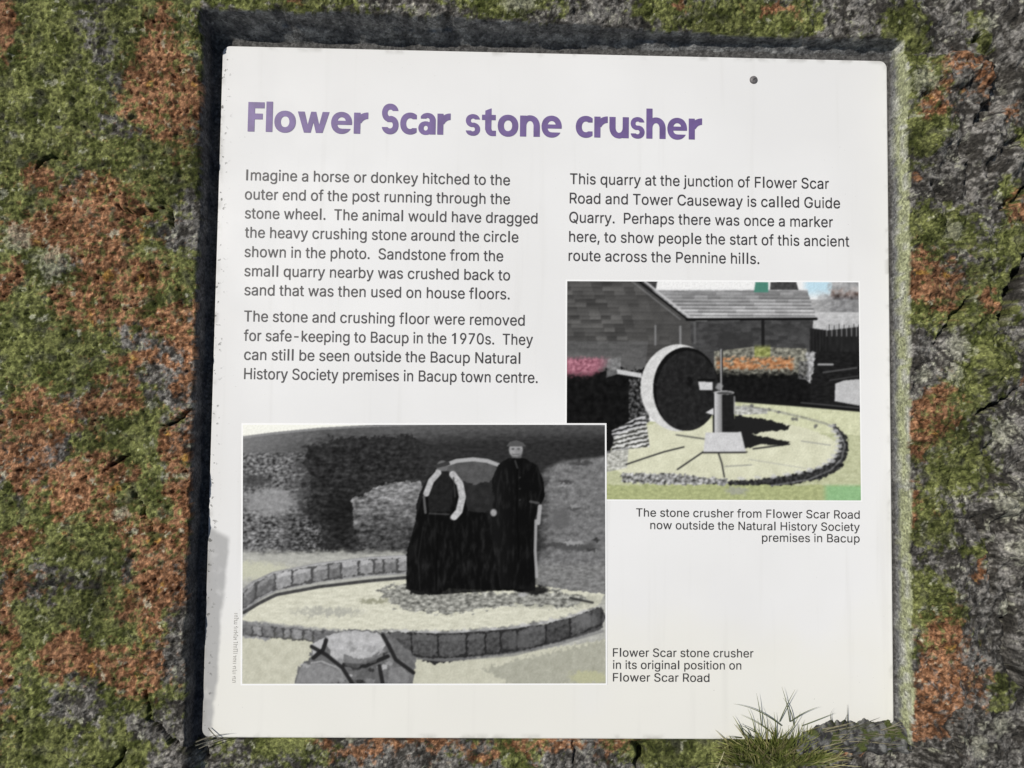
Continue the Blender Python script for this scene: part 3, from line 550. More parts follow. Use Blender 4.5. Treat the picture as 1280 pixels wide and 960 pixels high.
def printed(name, label, corners, canvas, z, border):
    """a sheet on the panel between four measured corners (tl, tr, br, bl), with its narrow white border as a sub-part"""
    tl, tr2, br, bl = [np.array(P(*c)) for c in corners]
    u, v = np.meshgrid((np.arange(canvas.w)) / (canvas.w - 1), np.arange(canvas.h) / (canvas.h - 1))
    u, v = u[..., None], v[..., None]
    xy = (tl * (1-u) + tr2 * u) * (1-v) + (bl * (1-u) + br * u) * v
    V = np.concatenate([xy, np.zeros(xy.shape[:2] + (1,))], -1).reshape(-1, 3)
    I = np.arange(len(V)).reshape(canvas.h, canvas.w)
    F = np.stack([I[1:, :-1], I[1:, 1:], I[:-1, 1:], I[:-1, :-1]], -1).reshape(-1, 4)
    me = mesh_np(V, F); paint(me, lin(canvas.done()).reshape(-1, 3))
    o = link(name, me, mat(name + '_ink', attr=True, rough=.75, spec=.06), panel); o.location = (0, 0, z); o['label'] = label
    b = border; q = [tl + (-b, b), tr2 + (b, b), br + (b, -b), bl + (-b, -b)]
    k = link('white_border', mesh([(*p, -.0001) for p in q], [(3, 2, 1, 0)]), mat('white_print_edge', tuple(lin((240, 240, 238))), rough=.5), o)
    return o

def old_photo():
    c = Canvas(304, 531, 756.5, 854, 430, 307)
    X, Y = c.X, c.Y
    # hillside
    c.put(np.ones(X.shape), 100, tex=14, sx=9, sy=5, k=1)
    top = np.interp(X, [304, 340, 400, 470, 560, 640, 757], [547, 542, 536, 532, 529, 528, 531])
    below = Y - top
    base = np.interp(X, [304, 360, 420, 500, 757], [118, 104, 84, 92, 74])
    dark = np.interp(X, [304, 350, 400, 700, 757], [110, 88, 48, 46, 42])
    t = sst(4, np.interp(X, [304, 757], [40, 26]), below + 3 * c.n(10, 5, 3))
    c.put(Y > top, (base * (1 - t) + dark * t)[..., None] * np.ones(3), tex=9, sx=7, sy=3, k=4)
    c.put(Y < top - 1, (232, 232, 222))
    c.put((Y < top + 2) & (Y > top - 1), 150, .6)
    # scrub on the bank at one side, speckled
    m = sst(395, 350, X + 14 * c.n(16, 12, 5)) * sst(562, 572, Y) * sst(700, 690, Y)
    sp = c.n(5, 3.2, 6); s2 = c.n(18, 10, 7)
    c.put(m, np.clip(100 + 62 * sp + 26 * s2, 30, 190)[..., None] * np.ones(3))
    c.ell(338, 628, 32, 17, 142, .9, rag=4, soft=.3, tex=16, sx=6, k=8)
    c.ell(322, 602, 20, 7, 64, .7, rag=4, soft=.4)
    m = sst(440, 400, X + 10 * c.n(12, 9, 9)) * sst(346, 372, X + 8 * c.n(9, 7, 10)) * sst(640, 652, Y) * sst(702, 694, Y)
    c.put(m, np.clip(74 + 60 * c.n(5, 3.4, 11), 25, 160)[..., None] * np.ones(3))
    # dark bush and the pale mound behind the stone
    c.poly([(378,560),(420,548),(520,545),(530,600),(488,604),(468,612),(448,628),(440,660),(452,690),(405,690),(398,660),(384,640),(390,600)], 44, .92, rag=6, rs=9, tex=12, sx=5, k=12)
    c.ell(425, 640, 20, 26, 28, .7, rag=5, soft=.3)
    g = sst(605, 690, Y)
    c.poly([(440,624),(455,620),(468,611),(486,605),(526,603),(530,690),(455,690),(442,660)], (130 - 62 * g)[..., None] * np.ones(3), .95, rag=3, rs=8, tex=10, sx=5, k=13)
    m = sst(436, 452, X + 6 * c.n(7, 5, 61)) * sst(648, 664, Y + 8 * c.n(9, 5, 62)) * sst(524, 512, X) * sst(702, 692, Y)
    c.put(m, np.clip(70 + 34 * c.n(6, 4, 14), 25, 130)[..., None] * np.ones(3), .7)
    gm = sst(530, 570, Y) * sst(700, 690, Y) * sst(620, 460, X) * sst(350, 400, X)
    c.C = c.C * (1 + gm * .42 * c.n(8, 4, 73) + gm * .25 * c.n(22, 10, 74))[..., None]
    # bank at the other side
    m = sst(668, 690, X + 6 * c.n(10, 8, 15)) * sst(np.interp(X, [668, 700, 757], [590, 574, 568]), np.interp(X, [668, 700, 757], [598, 582, 574]), Y)
    c.put(m, np.clip(112 + 20 * c.n(9, 6, 16) + 10 * c.n(3, 3, 17), 50, 165)[..., None] * np.ones(3))
    for ex, ey, rx, ry, v in ((708,604,9,2,60),(706,608,9,2,150),(718,637,10,3,70),(716,634,6,2,150),(726,580,14,3,60),(690,682,14,3,60),(722,684,24,6,70),(716,680,16,3,165),(740,688,8,2,50),(700,650,12,14,92),(745,676,5,2,40)):
        c.ell(ex, ey, rx, ry, v, .75, rag=2.5, soft=.35)
    # level ground behind the crushing floor
    m = sst(686, 696, Y + 3 * c.n(14, 5, 18)) * sst(540, 500, X) + sst(700, 712, Y + 2 * c.n(9, 4, 19)) * sst(660, 680, X)
    c.put(np.clip(m, 0, 1), np.stack([168 + 14 * c.n(12, 4, 20)] * 3, -1) * [1, 1, .96])
    c.ell(318, 714, 44, 11, (192, 192, 170), .8, rag=4, soft=.4)
    m = sst(668, 676, X) * sst(690, 700, Y) * sst(752, 742, Y)
    c.put(m, np.clip(112 + 30 * c.n(7, 4, 21), 50, 170)[..., None] * np.ones(3), .85)
    # the floor itself
    fl = [(304,772),(320,758),(345,746),(400,735),(470,727),(530,724),(620,726),(690,736),(757,744),(745,760),(700,774),(640,784),(560,790),(480,789),(400,785),(330,777),(304,776)]
    c.poly(fl, (200, 199, 182), 1, rag=1.5, tex=13, sx=14, sy=4, k=22)
    c.ell(410, 765, 40, 5, (158, 158, 150), .75, rag=5, soft=.5); c.ell(468, 752, 18, 3, (110, 110, 90), .6, rag=3, soft=.5)
    c.ell(690, 752, 60, 8, (150, 150, 138), .7, rag=4, soft=.4)
    # stones round the back of it
    arc = [(304,752),(322,738),(345,727),(400,716),(460,709),(515,706)]
    c.line(arc, 24, 138, tex=16, sx=7, k=23)
    c.line([(x, y - 9) for x, y in arc], 4, 176, .8)
    c.line([(306,766),(324,755),(346,744),(400,734),(460,727),(514,722)], 4, 62, .95, tex=12, sx=5, k=24)
    def kerb(path, t0, t1, lo, hi, seed, light):
        rr = random.Random(seed); px_, py_ = zip(*path); x = px_[0]
        while x < px_[-1] - 4:
            k = (x - px_[0]) / (px_[-1] - px_[0]); th = t0 + (t1 - t0) * k
            wd = rr.uniform(.55, 1.15) * th * 1.25; x2 = min(x + wd, px_[-1]); y, y2 = np.interp(x, px_, py_), np.interp(x2, px_, py_)
            j = lambda: rr.uniform(-1.6, 1.6); v = rr.uniform(lo, hi)
            c.poly([(x - 1, y - th / 2), (x2, y2 - th / 2), (x2, y2 + th / 2 + 1), (x - 1, y + th / 2 + 1)], lo * .62, .8, rag=1.5)
            c.poly([(x + 1 + j() * .5, y - th * .42 + j()), ((x + x2) / 2, (y + y2) / 2 - th * .52 + j()), (x2 - 1 + j() * .5, y2 - th * .4 + j()), (x2 - 1.2, y2 + th * .40 + j()), ((x + x2) / 2, (y + y2) / 2 + th * .46 + j()), (x + 1.2, y + th * .42 + j())], v, 1, rag=1.4, rs=4, tex=20, sx=5, k=seed)
            c.poly([(x + 1.5, y - th * .42 + j()), ((x + x2) / 2, (y + y2) / 2 - th * .52), (x2 - 1.5, y2 - th * .4 + j()), (x2 - 3, y2 - th * .2), (x + 3, y - th * .2)], v + light, .75, rag=1.5, rs=4, tex=14, sx=4, k=seed + 1)
            x = x2
    kerb([(304,752),(322,738),(345,727),(400,717),(460,709),(516,706)], 20, 17, 104, 150, 90, 42)
    # rubble round the wheel's foot
    m = in_poly(X + 9 * c.n(9, 5, 63), Y + 5 * c.n(9, 5, 64), [(470,738),(520,728),(560,738),(640,742),(690,738),(735,748),(720,760),(640,756),(560,768),(500,762)])
    c.put(m, np.clip(132 + 62 * c.n(7, 3.6, 25), 40, 220)[..., None] * [1, 1, .96], .9)
    # front kerb
    c.poly([(304,776),(330,779),(400,787),(480,791),(480,806),(400,800),(330,792),(304,786)], 128, 1, rag=2, tex=18, sx=6, k=26)
    c.poly([(304,785),(480,805),(540,830),(757,800),(757,856),(304,856)], (188, 187, 170), 1, rag=2, tex=9, sx=11, k=27)
    c.poly([(304,780),(340,786),(340,800),(304,796)], 140, 1, rag=2, tex=22, sx=5, k=28)
    c.poly([(478,791),(560,793),(640,788),(700,778),(746,763),(757,770),(750,788),(700,803),(640,817),(555,824),(498,818)], 78, 1, rag=1.5, tex=13, sx=8, k=29)
    c.line([(478,789),(560,790.5),(640,785),(700,775),(746,760)], 2.4, 190, .8)
    for k in range(22):
        x = 480 + 12.4 * k; y = np.interp(x, [478,560,640,700,746], [789,791,785,775,761]); c.ell(x, y - 1, 6, 2, 140 + 40 * ((k * 7) % 3 - 1), .7, rag=2, soft=.4)
    c.line([(500,820),(555,825),(640,818),(700,804),(752,789)], 4, 122, .7)
    kerb([(484,804),(560,808),(640,801),(700,789),(752,770)], 30, 22, 60, 92, 92, 16)
    kerb([(304,787),(340,790),(400,795),(484,799)], 12, 14, 104, 138, 94, 12)
    c.ell(648, 802, 16, 9, 92, .6, rag=3, soft=.4); c.ell(735, 776, 14, 8, 110, .7, rag=3, soft=.4)
    c.poly([(600,836),(700,812),(757,800),(757,856),(640,856)], (150, 150, 138), .65, rag=5, tex=12, sx=8, k=30)
    c.ell(735, 846, 24, 8, (176, 176, 142), .8, rag=4, soft=.3)
    # tumbled stones in front
    c.poly([(392,800),(408,790),(440,786),(485,792),(520,822),(515,856),(368,856),(374,832),(388,822)], 104, 1, rag=2, tex=14, sx=6, k=31)
    c.poly([(407,796),(430,788),(470,791),(484,800),(474,818),(452,828),(430,832),(414,820)], 168, 1, rag=1.5, tex=15, sx=9, k=32)
    c.poly([(388,806),(406,797),(402,810),(392,818)], 176, 1, rag=1); c.poly([(376,832),(400,828),(428,838),(440,853),(370,854)], 128, 1, rag=1.5, tex=12, sx=8, k=33)
    c.line([(376,830),(402,826),(432,838)], 2, 186, .6)
    c.poly([(448,836),(470,830),(476,853),(444,853)], 96, 1, rag=1.5, tex=12, sx=6, k=34); c.poly([(478,832),(500,828),(516,840),(514,854),(480,854)], 108, 1, rag=1.5, tex=12, sx=6, k=35)
    rr = random.Random(12)
    for k in range(46):
        x, y = rr.uniform(382, 514), rr.uniform(796, 853)
        if y < 800 + abs(x - 445) * .35: continue
        q = rr.uniform(3, 9); a0 = rr.uniform(0, 6); v = rr.choice((44, 84, 128, 156, 186))
        c.poly([(x + q * math.cos(a0 + t) * rr.uniform(.6, 1.2), y + q * .6 * math.sin(a0 + t) * rr.uniform(.6, 1.2)) for t in (0, 1.2, 2.5, 3.6, 5.1)], v, .75, rag=1, rs=4, tex=12, sx=5, k=95)
    c.poly([(412,796),(440,790),(474,793),(482,800),(470,816),(446,824),(424,820)], 176, .7, rag=3, rs=7, tex=20, sx=7, k=96)
    for g in ([(390,808),(408,818),(428,834),(440,853)], [(408,800),(404,812),(392,822)], [(478,794),(486,808),(494,824),(516,840)], [(430,830),(456,832),(484,820)], [(474,832),(478,854)]): c.line(g, 5, 34, .9)
    c.poly([(381,836),(404,831),(426,842),(434,853),(374,853)], 132, .8, rag=2, tex=14, sx=6, k=98); c.poly([(486,836),(500,832),(511,842),(509,853),(484,853)], 126, .8, rag=2, tex=14, sx=6, k=99)
    c.poly([(430,818),(452,824),(474,815),(470,826),(444,834),(430,830)], 96, .7, rag=2, tex=14, sx=5, k=97)
    # the upright stone and the two figures
    c.ell(585, 646, 66, 74, 30, 1, rag=1); c.ell(588, 640, 56, 66, 44, .9, soft=.1, tex=8, sx=9, k=36)
    c.put((np.hypot((X - 588) / 60, (Y - 643) / 68) < 1) & (Y < 604 + 4 * c.n(12, 8, 37)), 90, .85, tex=10, sx=8, k=38)
    c.line([(546,590),(556,582),(570,577),(590,575),(608,577),(624,583)], 5, 168, .95)
    c.poly([(530,614),(546,592),(572,596),(584,640),(640,646),(652,740),(600,738),(560,736),(546,744),(518,744),(507,736),(508,690),(518,664),(522,640)], 16, 1, rag=1, tex=6, sx=8, k=39)
    c.poly([(508,690),(530,676),(540,744),(512,742)], 32, .8, rag=2)
    c.poly([(606,640),(620,640),(618,730),(598,730)], 30, .8, rag=1)
    m = in_poly(X, Y, [(530,614),(546,592),(572,596),(584,640),(640,646),(640,738),(546,744),(507,736),(508,690),(522,640)])
    c.put(m, np.clip(17 + 24 * np.clip(c.n(6, 20, 71), -.2, 1), 5, 60)[..., None] * np.ones(3), .85)
    c.line([(553,600),(552,640)], 1.2, 8, .9); c.line([(528,660),(522,700),(524,738)], 1.6, 44, .6); c.line([(546,668),(544,738)], 1.6, 6, .8)
    c.ell(552, 584, 7, 7.5, 104, 1, soft=.15); c.poly([(543,582),(560,577),(562,582),(546,586)], 58)
    c.poly([(547,590),(560,590),(566,612),(562,640),(536,642),(534,618)], 34, 1, tex=7, sx=5, k=40)
    c.line([(547,592),(538,602),(532,618)], 7.5, 172, 1, tex=16, sx=4, k=41); c.line([(565,594),(574,606),(577,622),(573,640),(567,647)], 8.5, 176, 1, tex=22, sx=4, k=42)
    for q in ((570,602),(575,613),(576,624),(572,634)): c.line([(q[0] - 3, q[1] + 2), (q[0] + 3, q[1] - 1)], 1.3, 120, .35)
    for q in ((541,598),(536,607)): c.line([(q[0] - 3, q[1]), (q[0] + 3, q[1] + 2)], 1.2, 120, .35)
    c.line([(566,598),(568,622)], 2, 60, .8); c.line([(529,622),(531,642)], 3, 120, .7); c.ell(566, 648, 4, 3, 190, .9, soft=.3)
    c.line([(536,643),(560,644)], 2, 90, .6)
    c.poly([(634,574),(655,574),(671,583),(679,604),(680,622),(672,634),(667,650),(667,712),(668,738),(654,742),(640,738),(624,736),(618,704),(610,655),(616,640),(614,600),(622,582)], 11, 1, rag=.8, tex=4, sx=7, k=43)
    m = in_poly(X, Y, [(634,574),(655,574),(671,583),(679,604),(680,622),(667,650),(668,738),(624,736),(610,655),(616,640),(614,600),(622,582)])
    c.put(m, np.clip(13 + 22 * np.clip(c.n(5, 22, 70), 0, 1) + 10 * sst(650, 618, X), 5, 60)[..., None] * np.ones(3), .9)
    c.line([(646,584),(645,640),(648,700)], 1.4, 3, .9); c.line([(626,590),(621,612),(620,636)], 1.6, 38, .7); c.line([(672,590),(676,612),(670,630)], 1.8, 34, .7)
    for yy in (598, 612, 626): c.ell(649, yy, 1.2, 1.2, 60, .8)
    c.ell(644, 563, 8.6, 10, 150, 1, soft=.12, tex=16, sx=4, k=44); c.poly([(632,559),(636,553),(645,551),(653,554),(657,559)], 84)
    c.ell(640.5, 562, 2, 1.2, 66, .8, soft=.4); c.ell(647.5, 562, 2, 1.2, 66, .8, soft=.4); c.line([(644,562),(644.6,566)], 1.4, 118, .8); c.line([(640,569),(648,569)], 1.6, 84, .8); c.ell(649, 567, 3, 6, 108, .5, soft=.4)
    c.line([(640,572),(650,572)], 2.4, 96, .8); c.line([(643,577),(646,586)], 2, 70, .8)
    c.ell(616, 642, 4, 4.5, 158, .95, soft=.3); c.line([(662,628),(672,630)], 3, 88, .8)
    c.line([(674,634),(672,655)], 5, 165, .9); c.line([(669,652),(668,690),(670,722)], 3.6, 158, .9)
    c.ell(668, 738, 16, 6, 22, .9, rag=2, soft=.3); c.ell(652, 744, 6, 3, 176, .8, rag=1, soft=.4)
    c.line([(712,748),(740,754)], 3, 44, .8)
    # worn print: soft focus and a grain over everything
    c.blur(3)
    c.C = (c.C - 14) * 1.06 + 8
    c.C = c.C * (1 + .045 * c.n(2.2, 2.2, 45, 2))[..., None]
    return c

def colour_photo():
    c = Canvas(709, 351.5, 1074, 626, 346, 261)
    X, Y = c.X, c.Y
    c.put(np.ones(X.shape), (232, 232, 230))
    c.put(sst(1000, 1012, X) * sst(376, 360, Y), (186, 214, 226)); 
    c.put(sst(1012, 1040, X + 6 * c.n(8, 8, 1)) * sst(358, 374, Y + 5 * c.n(8, 8, 2)) + sst(1034, 1042, X + 3 * c.n(6, 6, 3)), np.clip(158 + 30 * c.n(7, 7, 4), 80, 215)[..., None] * np.ones(3))
    c.put((X > 1010) & (Y > 374) & (Y < 392), np.clip(146 + 26 * c.n(8, 5, 5), 70, 210)[..., None] * np.ones(3), .8)
    c.put((X > 1006) & (Y > 390) & (Y < 414), np.clip(184 + 18 * c.n(8, 5, 6), 90, 220)[..., None] * np.ones(3))
    # gable wall in coursed stone
    course = np.sin(Y * 2 * np.pi / 5.2 + .5 * c.n(30, 6, 7)); brick = _h(np.floor((X + 5 * np.floor(Y / 5.2) * 2.3) / 13), np.floor(Y / 5.2), 8)
    fade = sst(868, 730, X)
    wall = 74 + (6 + 16 * fade) * (brick - .5) * 2 * .8 - (4 + 9 * fade) * sst(.55, 1, course) + 9 * c.n(40, 30, 9) + 9 * fade
    c.poly([(706,348),(800,348),(869,402),(872,480),(706,480)], wall[..., None] * np.array([1, .99, .97]))
    c.put(in_poly(X, Y, [(706,428),(810,428),(806,466),(706,456)]), 98, .5, tex=14, sx=8, sy=4, k=10)
    c.poly([(790,348),(822,348),(819,366),(812,368)], 64, 1, tex=14, sx=5, k=11)
    # low range with its stone-slate roof
    rows = (np.floor(Y / 4.4) % 2); rl = _h(np.floor((X + 11 * np.floor(Y / 4.4)) / 16), np.floor(Y / 4.4), 12)
    roof = 132 + 38 * np.sin(Y * 2 * np.pi / 4.4) * sst(360, 385, Y) + 34 * (rl - .5) + 26 * sst(362, 396, Y) + 8 * c.n(14, 5, 13)
    c.poly([(812,363),(1009,362),(1020,398),(858,400)], roof[..., None] * np.ones(3), 1, rag=.8)
    c.line([(820,362.5),(1009,361.5)], 1.6, 218, .8)
    c.line([(796,350),(858,399)], 2.6, 18); c.line([(806,352),(864,399)], 2.6, 190, .9); c.line([(790,352),(850,400)], 1.6, 126, .7)
    c.line([(858,400),(1020,398.5)], 3.4, 10)
    c.poly([(944,352),(960,352),(960,365),(942,365)], (74, 128, 112)); c.poly([(963,352),(995,351),(998,362),(962,362)], 64, 1, tex=18, sx=5, k=14)
    lw = 64 + 10 * c.n(10, 5, 15) + 8 * (_h(np.floor((X + 7 * np.floor(Y / 5)) / 12), np.floor(Y / 5), 16) - .5) * 2
    c.poly([(862,402),(1016,400),(1013,452),(866,474)], lw[..., None] * np.ones(3))
    c.poly([(896,416),(940,416),(940,440),(896,440)], 48, .6, rag=2)
    c.line([(953,402),(953,434)], 4, 26); c.line([(850,409),(850,432)], 2.6, 128); c.line([(819,408),(819,432)], 2.2, 124); c.line([(868,404),(868,430)], 3, 108, .6)
    # fence
    c.poly([(1012,410),(1034,413),(1076,408),(1076,470),(1010,470)], 34, 1, tex=8, sx=3, sy=16, k=17)
    for k in range(14): x = 1033 + 3.1 * k; c.line([(x, 407 - (k % 3)), (x, 420)], 1.3, 40 if k % 2 else 150, .8)
    for k in range(6): c.line([(1014 + 4 * k, 414), (1014 + 4 * k, 440)], 1, 14, .7)
    # bed of flowers behind the wheel
    fb = c.n(5, 4, 18)
    m = in_poly(X, Y, [(892,440),(940,434),(1008,436),(1012,474),(892,474)])
    c.put(m, np.clip(118 + 58 * fb, 30, 200)[..., None] * np.array([1, .99, .9]), 1)
    c.put(sst(430, 437, Y) * sst(450, 444, Y) * (X > 942) * (X < 962), np.clip(np.stack([140 + 40 * fb, 146 + 40 * fb, 76 + 30 * fb], -1), 30, 220), .8)
    m2 = sst(446, 450, Y + 3 * fb) * sst(464, 460, Y + 3 * fb) * sst(893, 897, X) * sst(994, 988, X)
    c.put(m2, np.clip(np.stack([178 + 50 * fb, 124 + 44 * fb, 84 + 36 * fb], -1), 20, 230), sst(-.8, .1, c.n(9, 6, 19)) * .95)
    c.put(sst(462, 472, Y + 5 * c.n(7, 5, 20)) * (Y < 506) * (X > 890) * (X < 1046), 12, .97, tex=9, sx=6, k=21)
    c.put((X > 1012) & (Y > 440) & (Y < 510), 26, 1, tex=10, sx=7, sy=3, k=22)
    c.line([(1022,456),(1040,456)], 2.4, 170, .9); c.line([(1028,466),(1070,460)], 2, 110, .6); c.line([(1036,476),(1074,470)], 1.6, 90, .6)
    m = in_poly(X + 2 * c.n(4, 4, 23), Y + 2 * c.n(4, 4, 24), [(1006,440),(1018,440),(1017,456),(1012,480),(1007,478),(1008,458)])
    c.put(m, np.clip(164 + 60 * c.n(4, 4, 25), 40, 235)[..., None] * np.ones(3), .95)
    m = in_poly(X, Y, [(998,452),(1010,452),(1010,476),(996,474)]); c.put(m, np.clip(90 + 80 * c.n(4, 4, 26), 15, 220)[..., None] * np.ones(3), .7)
    c.poly([(1043,480),(1054,476),(1076,474),(1076,508),(1042,502)], 184, 1, tex=9, sx=8, k=27)
    # bed and shade at the other side
    c.put((X < 806) & (Y > 464 + 6 * c.n(9, 6, 28)) & (Y < 560), 15, 1, tex=10, sx=8, k=29)
    pk = c.n(4.5, 4, 30)
    m = sst(446, 452, Y + 2 * pk) * sst(476, 466, Y + np.clip(X - 740, 0, 99) * .6 + 4 * pk) * sst(768, 745, X)
    c.put(m, np.clip(np.stack([158 + 50 * pk, 102 + 44 * pk, 116 + 44 * pk], -1), 25, 225), .95)
    c.put(in_poly(X, Y, [(760,450),(776,448),(776,468),(758,474)]), 128, .7, tex=40, sx=5, k=31)
    c.poly([(771,463),(802,468),(802,474),(772,469)], 196, 1, tex=8, sx=5, k=32)
    m = in_poly(X, Y, [(786,474),(806,474),(812,530),(786,528)]); c.put(m, np.clip(60 + 95 * c.n(4, 4, 33), 8, 200)[..., None] * np.ones(3), .85)
    # ground beyond and the path
    c.poly([(912,500),(1076,513),(1076,628),(706,628),(757,590),(770,560),(812,528),(860,535)], (184, 187, 152), 1, tex=14, sx=9, sy=4, k=34)
    c.poly([(925,506),(990,508),(1076,515),(1076,545),(1000,540),(926,522)], (202, 204, 170), 1, tex=12, sx=7, k=35)
    c.line([(905,500),(990,506),(1076,513)], 5, 20); c.line([(1000,504),(1076,511)], 1.4, 90, .8)
    for x, y in ((930,512),(938,508),(972,516),(990,525),(994,525),(1018,533),(960,513)): c.ell(x, y, 2.2, 2.2, 90, .8, rag=1, soft=.3)
    c.put(in_poly(X, Y, [(918,508),(958,512),(958,518),(918,520)]), np.clip(170 + 70 * c.n(5, 3, 36), 50, 240)[..., None] * np.ones(3), .8)
    # paved ring of the crushing floor
    c.ell(902, 568, 150, 44, (208, 208, 182), 1, rag=1, tex=9, sx=16, k=37)
    m = in_poly(X, Y, [(765,540),(806,518),(812,560),(765,565)]); c.put(m, np.clip(130 + 110 * np.sin(Y * 1.15 + X * .3 + 2 * c.n(9, 5, 38)), 15, 235)[..., None] * np.ones(3), .85)
    c.poly([(706,530),(760,530),(768,548),(764,566),(757,572),(706,572)], 18, 1, rag=2)
    c.put(in_poly(X, Y, [(757,566),(786,560),(784,586),(757,592)]), np.clip(160 + 80 * c.n(5, 3, 39), 30, 235)[..., None] * np.ones(3), .7)
    for ln in ([(783,582),(806,574),(830,566),(854,560)], [(846,588),(862,577),(878,566),(932,566)], [(897,568),(901,580),(904,597)], [(940,562),(985,556)]): c.line(ln, 1.9, 44, .95)
    c.line([(845,545),(880,550)], 2, 60, .7); c.line([(905,584),(938,582)], 1.6, 120, .6); c.line([(935,575),(1005,586)], 1.2, 150, .5); c.line([(1000,552),(1036,557)], 1.6, 130, .6)
    # shade of the wheel and the post
    c.poly([(918,520),(960,526),(986,533),(984,538),(960,540),(938,544),(986,553),(978,558),(950,556),(930,562),(912,545)], 30, 1, rag=1.2)
    # rough kerb
    rk = c.n(4, 4, 65); d, t = seg_dist(X + 2 * rk, Y + 2 * c.n(4, 4, 66), [(1040,532),(1052,548),(1052,566),(1044,580),(1024,592),(985,601),(940,606),(890,607)])
    wd = np.interp(t, [0, .2, .45, .8, 1], [2, 6, 7.5, 6, 3.5]); c.put(sst(wd + .6, wd - .6, d), np.clip(46 + 34 * rk, 10, 120)[..., None] * np.ones(3))
    for k in range(16):
        q = k / 16; x = np.interp(q, [0, .15, .3, .45, .6, .8, 1], [1038,1047,1046,1036,1016,970,905]); y = np.interp(q, [0, .15, .3, .45, .6, .8, 1], [533,548,563,577,587,596,600])
        c.ell(x, y, 5, 2.2, 196, .75, rag=1.5, soft=.4)
    c.line([(928,508),(965,514),(1000,522),(1030,530),(1042,536)], 3, 120, .5, tex=60, sx=4, k=67)
    m = in_poly(X, Y, [(782,592),(850,592),(905,598),(905,612),(850,608),(784,606)]); m = in_poly(X + 3 * c.n(5, 5, 68), Y + 2 * c.n(5, 5, 69), [(776,592),(850,594),(908,600),(905,611),(850,608),(778,604)]); c.put(m, np.clip(132 + 100 * c.n(4.5, 4, 42), 15, 235)[..., None] * np.ones(3), .92)
    c.line([(1046,540),(1054,556),(1050,574),(1036,588),(1008,600),(955,609),(890,611)], 2, 170, .45, tex=50, sx=5, k=43)
    # grass in front
    c.put((Y > 607 + 2 * c.n(7, 5, 44)) & (X > 750), np.stack([166 + 20 * c.n(6, 3, 45), 172 + 20 * c.n(6, 3, 45), 124 + 16 * c.n(6, 3, 45)], -1), 1)
    c.put(sst(1024, 1034, X) * sst(604, 610, Y), (136, 182, 132), .85, tex=9, sx=6, k=46)
    c.ell(920, 614, 14, 5, 150, .6, rag=3, soft=.4)
    # the wheel: pale rim, face in shade
    c.ell(848, 486, 47.5, 54.5, (206, 206, 204), 1, tex=14, sx=7, k=47)
    c.ell(857, 487.5, 41, 52.5, 31, 1, tex=9, sx=7, k=48)
    for k in range(9): a = .7 * k + .3; c.line([(857 + 12 * math.cos(a), 487 + 15 * math.sin(a)), (857 + 36 * math.cos(a + .25), 487 + 46 * math.sin(a + .25))], 1.6, 46, .35)
    c.put((np.hypot((X - 857) / 41, (Y - 487.5) / 52.5) < 1) & (np.hypot((X - 859) / 39, (Y - 491) / 51.5) > 1), 8, .8)
    c.ell(861, 478, 4, 6, 10, .8, soft=.3); c.put((np.hypot((X - 857) / 41, (Y - 487.5) / 52.5) < 1) & (c.n(6, 6, 72) > .5), 50, .5)
    c.poly([(872,478),(890,479),(890,489),(874,489)], 198, 1, tex=14, sx=5, k=49); c.line([(872,476),(892,476)], 2, 8)
    c.line([(901,440),(901,490)], 3.6, 22); c.line([(900.5,438),(900.5,490)], 1.8, 168)
    c.poly([(890,492),(917,492),(917,545),(890,545)], 28, 1, tex=5, sx=6, k=50); c.put((X > 892) & (X < 901.5) & (Y > 492) & (Y < 545), (214 - 9 * (X - 892))[..., None] * np.ones(3), .95)
    c.ell(904, 492, 13, 2.6, 176, .95); c.ell(905, 492.6, 10, 1.7, 60, .9); c.line([(917,497),(917,518)], 2, 170, .7)
    c.poly([(881,517),(891,511),(891,520)], 205)
    c.ell(898, 484, 5, 4, 150, .9, rag=1.5, soft=.3)
    c.poly([(881,542),(925,541),(931,566),(878,567)], 200, 1, tex=8, sx=9, k=51); c.line([(878,567),(930,566.5)], 2, 30, .9)
    c.blur(4)
    c.C = c.C * (1 + .05 * c.n(2.2, 2.2, 52, 2))[..., None]
    return c

printed('printed_photograph', 'printed colour photograph of the wheel outside a stone building', [(709,351.5),(1073,353),(1076,625.5),(708,624)], colour_photo(), .00022, .0014)
printed('printed_photograph', 'printed old black and white photograph of two figures by the wheel', [(304,531),(756,531),(757,854),(303,854.5)], old_photo(), .00050, .0014)

def screw():
    x, y = P(942, 100)
    prof = [(0, .0016), (.0014, .0016), (.0024, .0012), (.0031, .0005), (.0033, -.0004)]
    n = 20; V = []; F = []
    for r, z in prof[1:]:
        V += [(r * math.cos(2*math.pi*k/n), r * math.sin(2*math.pi*k/n), z) for k in range(n)]
    for a in range(len(prof) - 2):
        for k in range(n): q = (k + 1) % n; F.append(((a+1)*n+k, (a+1)*n+q, a*n+q, a*n+k))
    F.append(tuple(range(n)))
    s = link('screw', mesh(V, F), mat('rusted_screw', (.14, .13, .13), rough=.5, vary=.5, vscale=900), panel, smooth=True)
    s.location = (x, y, 0); s.scale = (1.15, 1.15, 1.15)
    g = link('slot', mesh([(-.0016, -.0003, .00165), (.0016, -.0003, .00165), (.0016, .0003, .00165), (-.0016, .0003, .00165)], [(0, 1, 2, 3)]), mat('dark_slot', (.02, .02, .02)), s)
    g.rotation_euler = (0, 0, R(35))
screw()

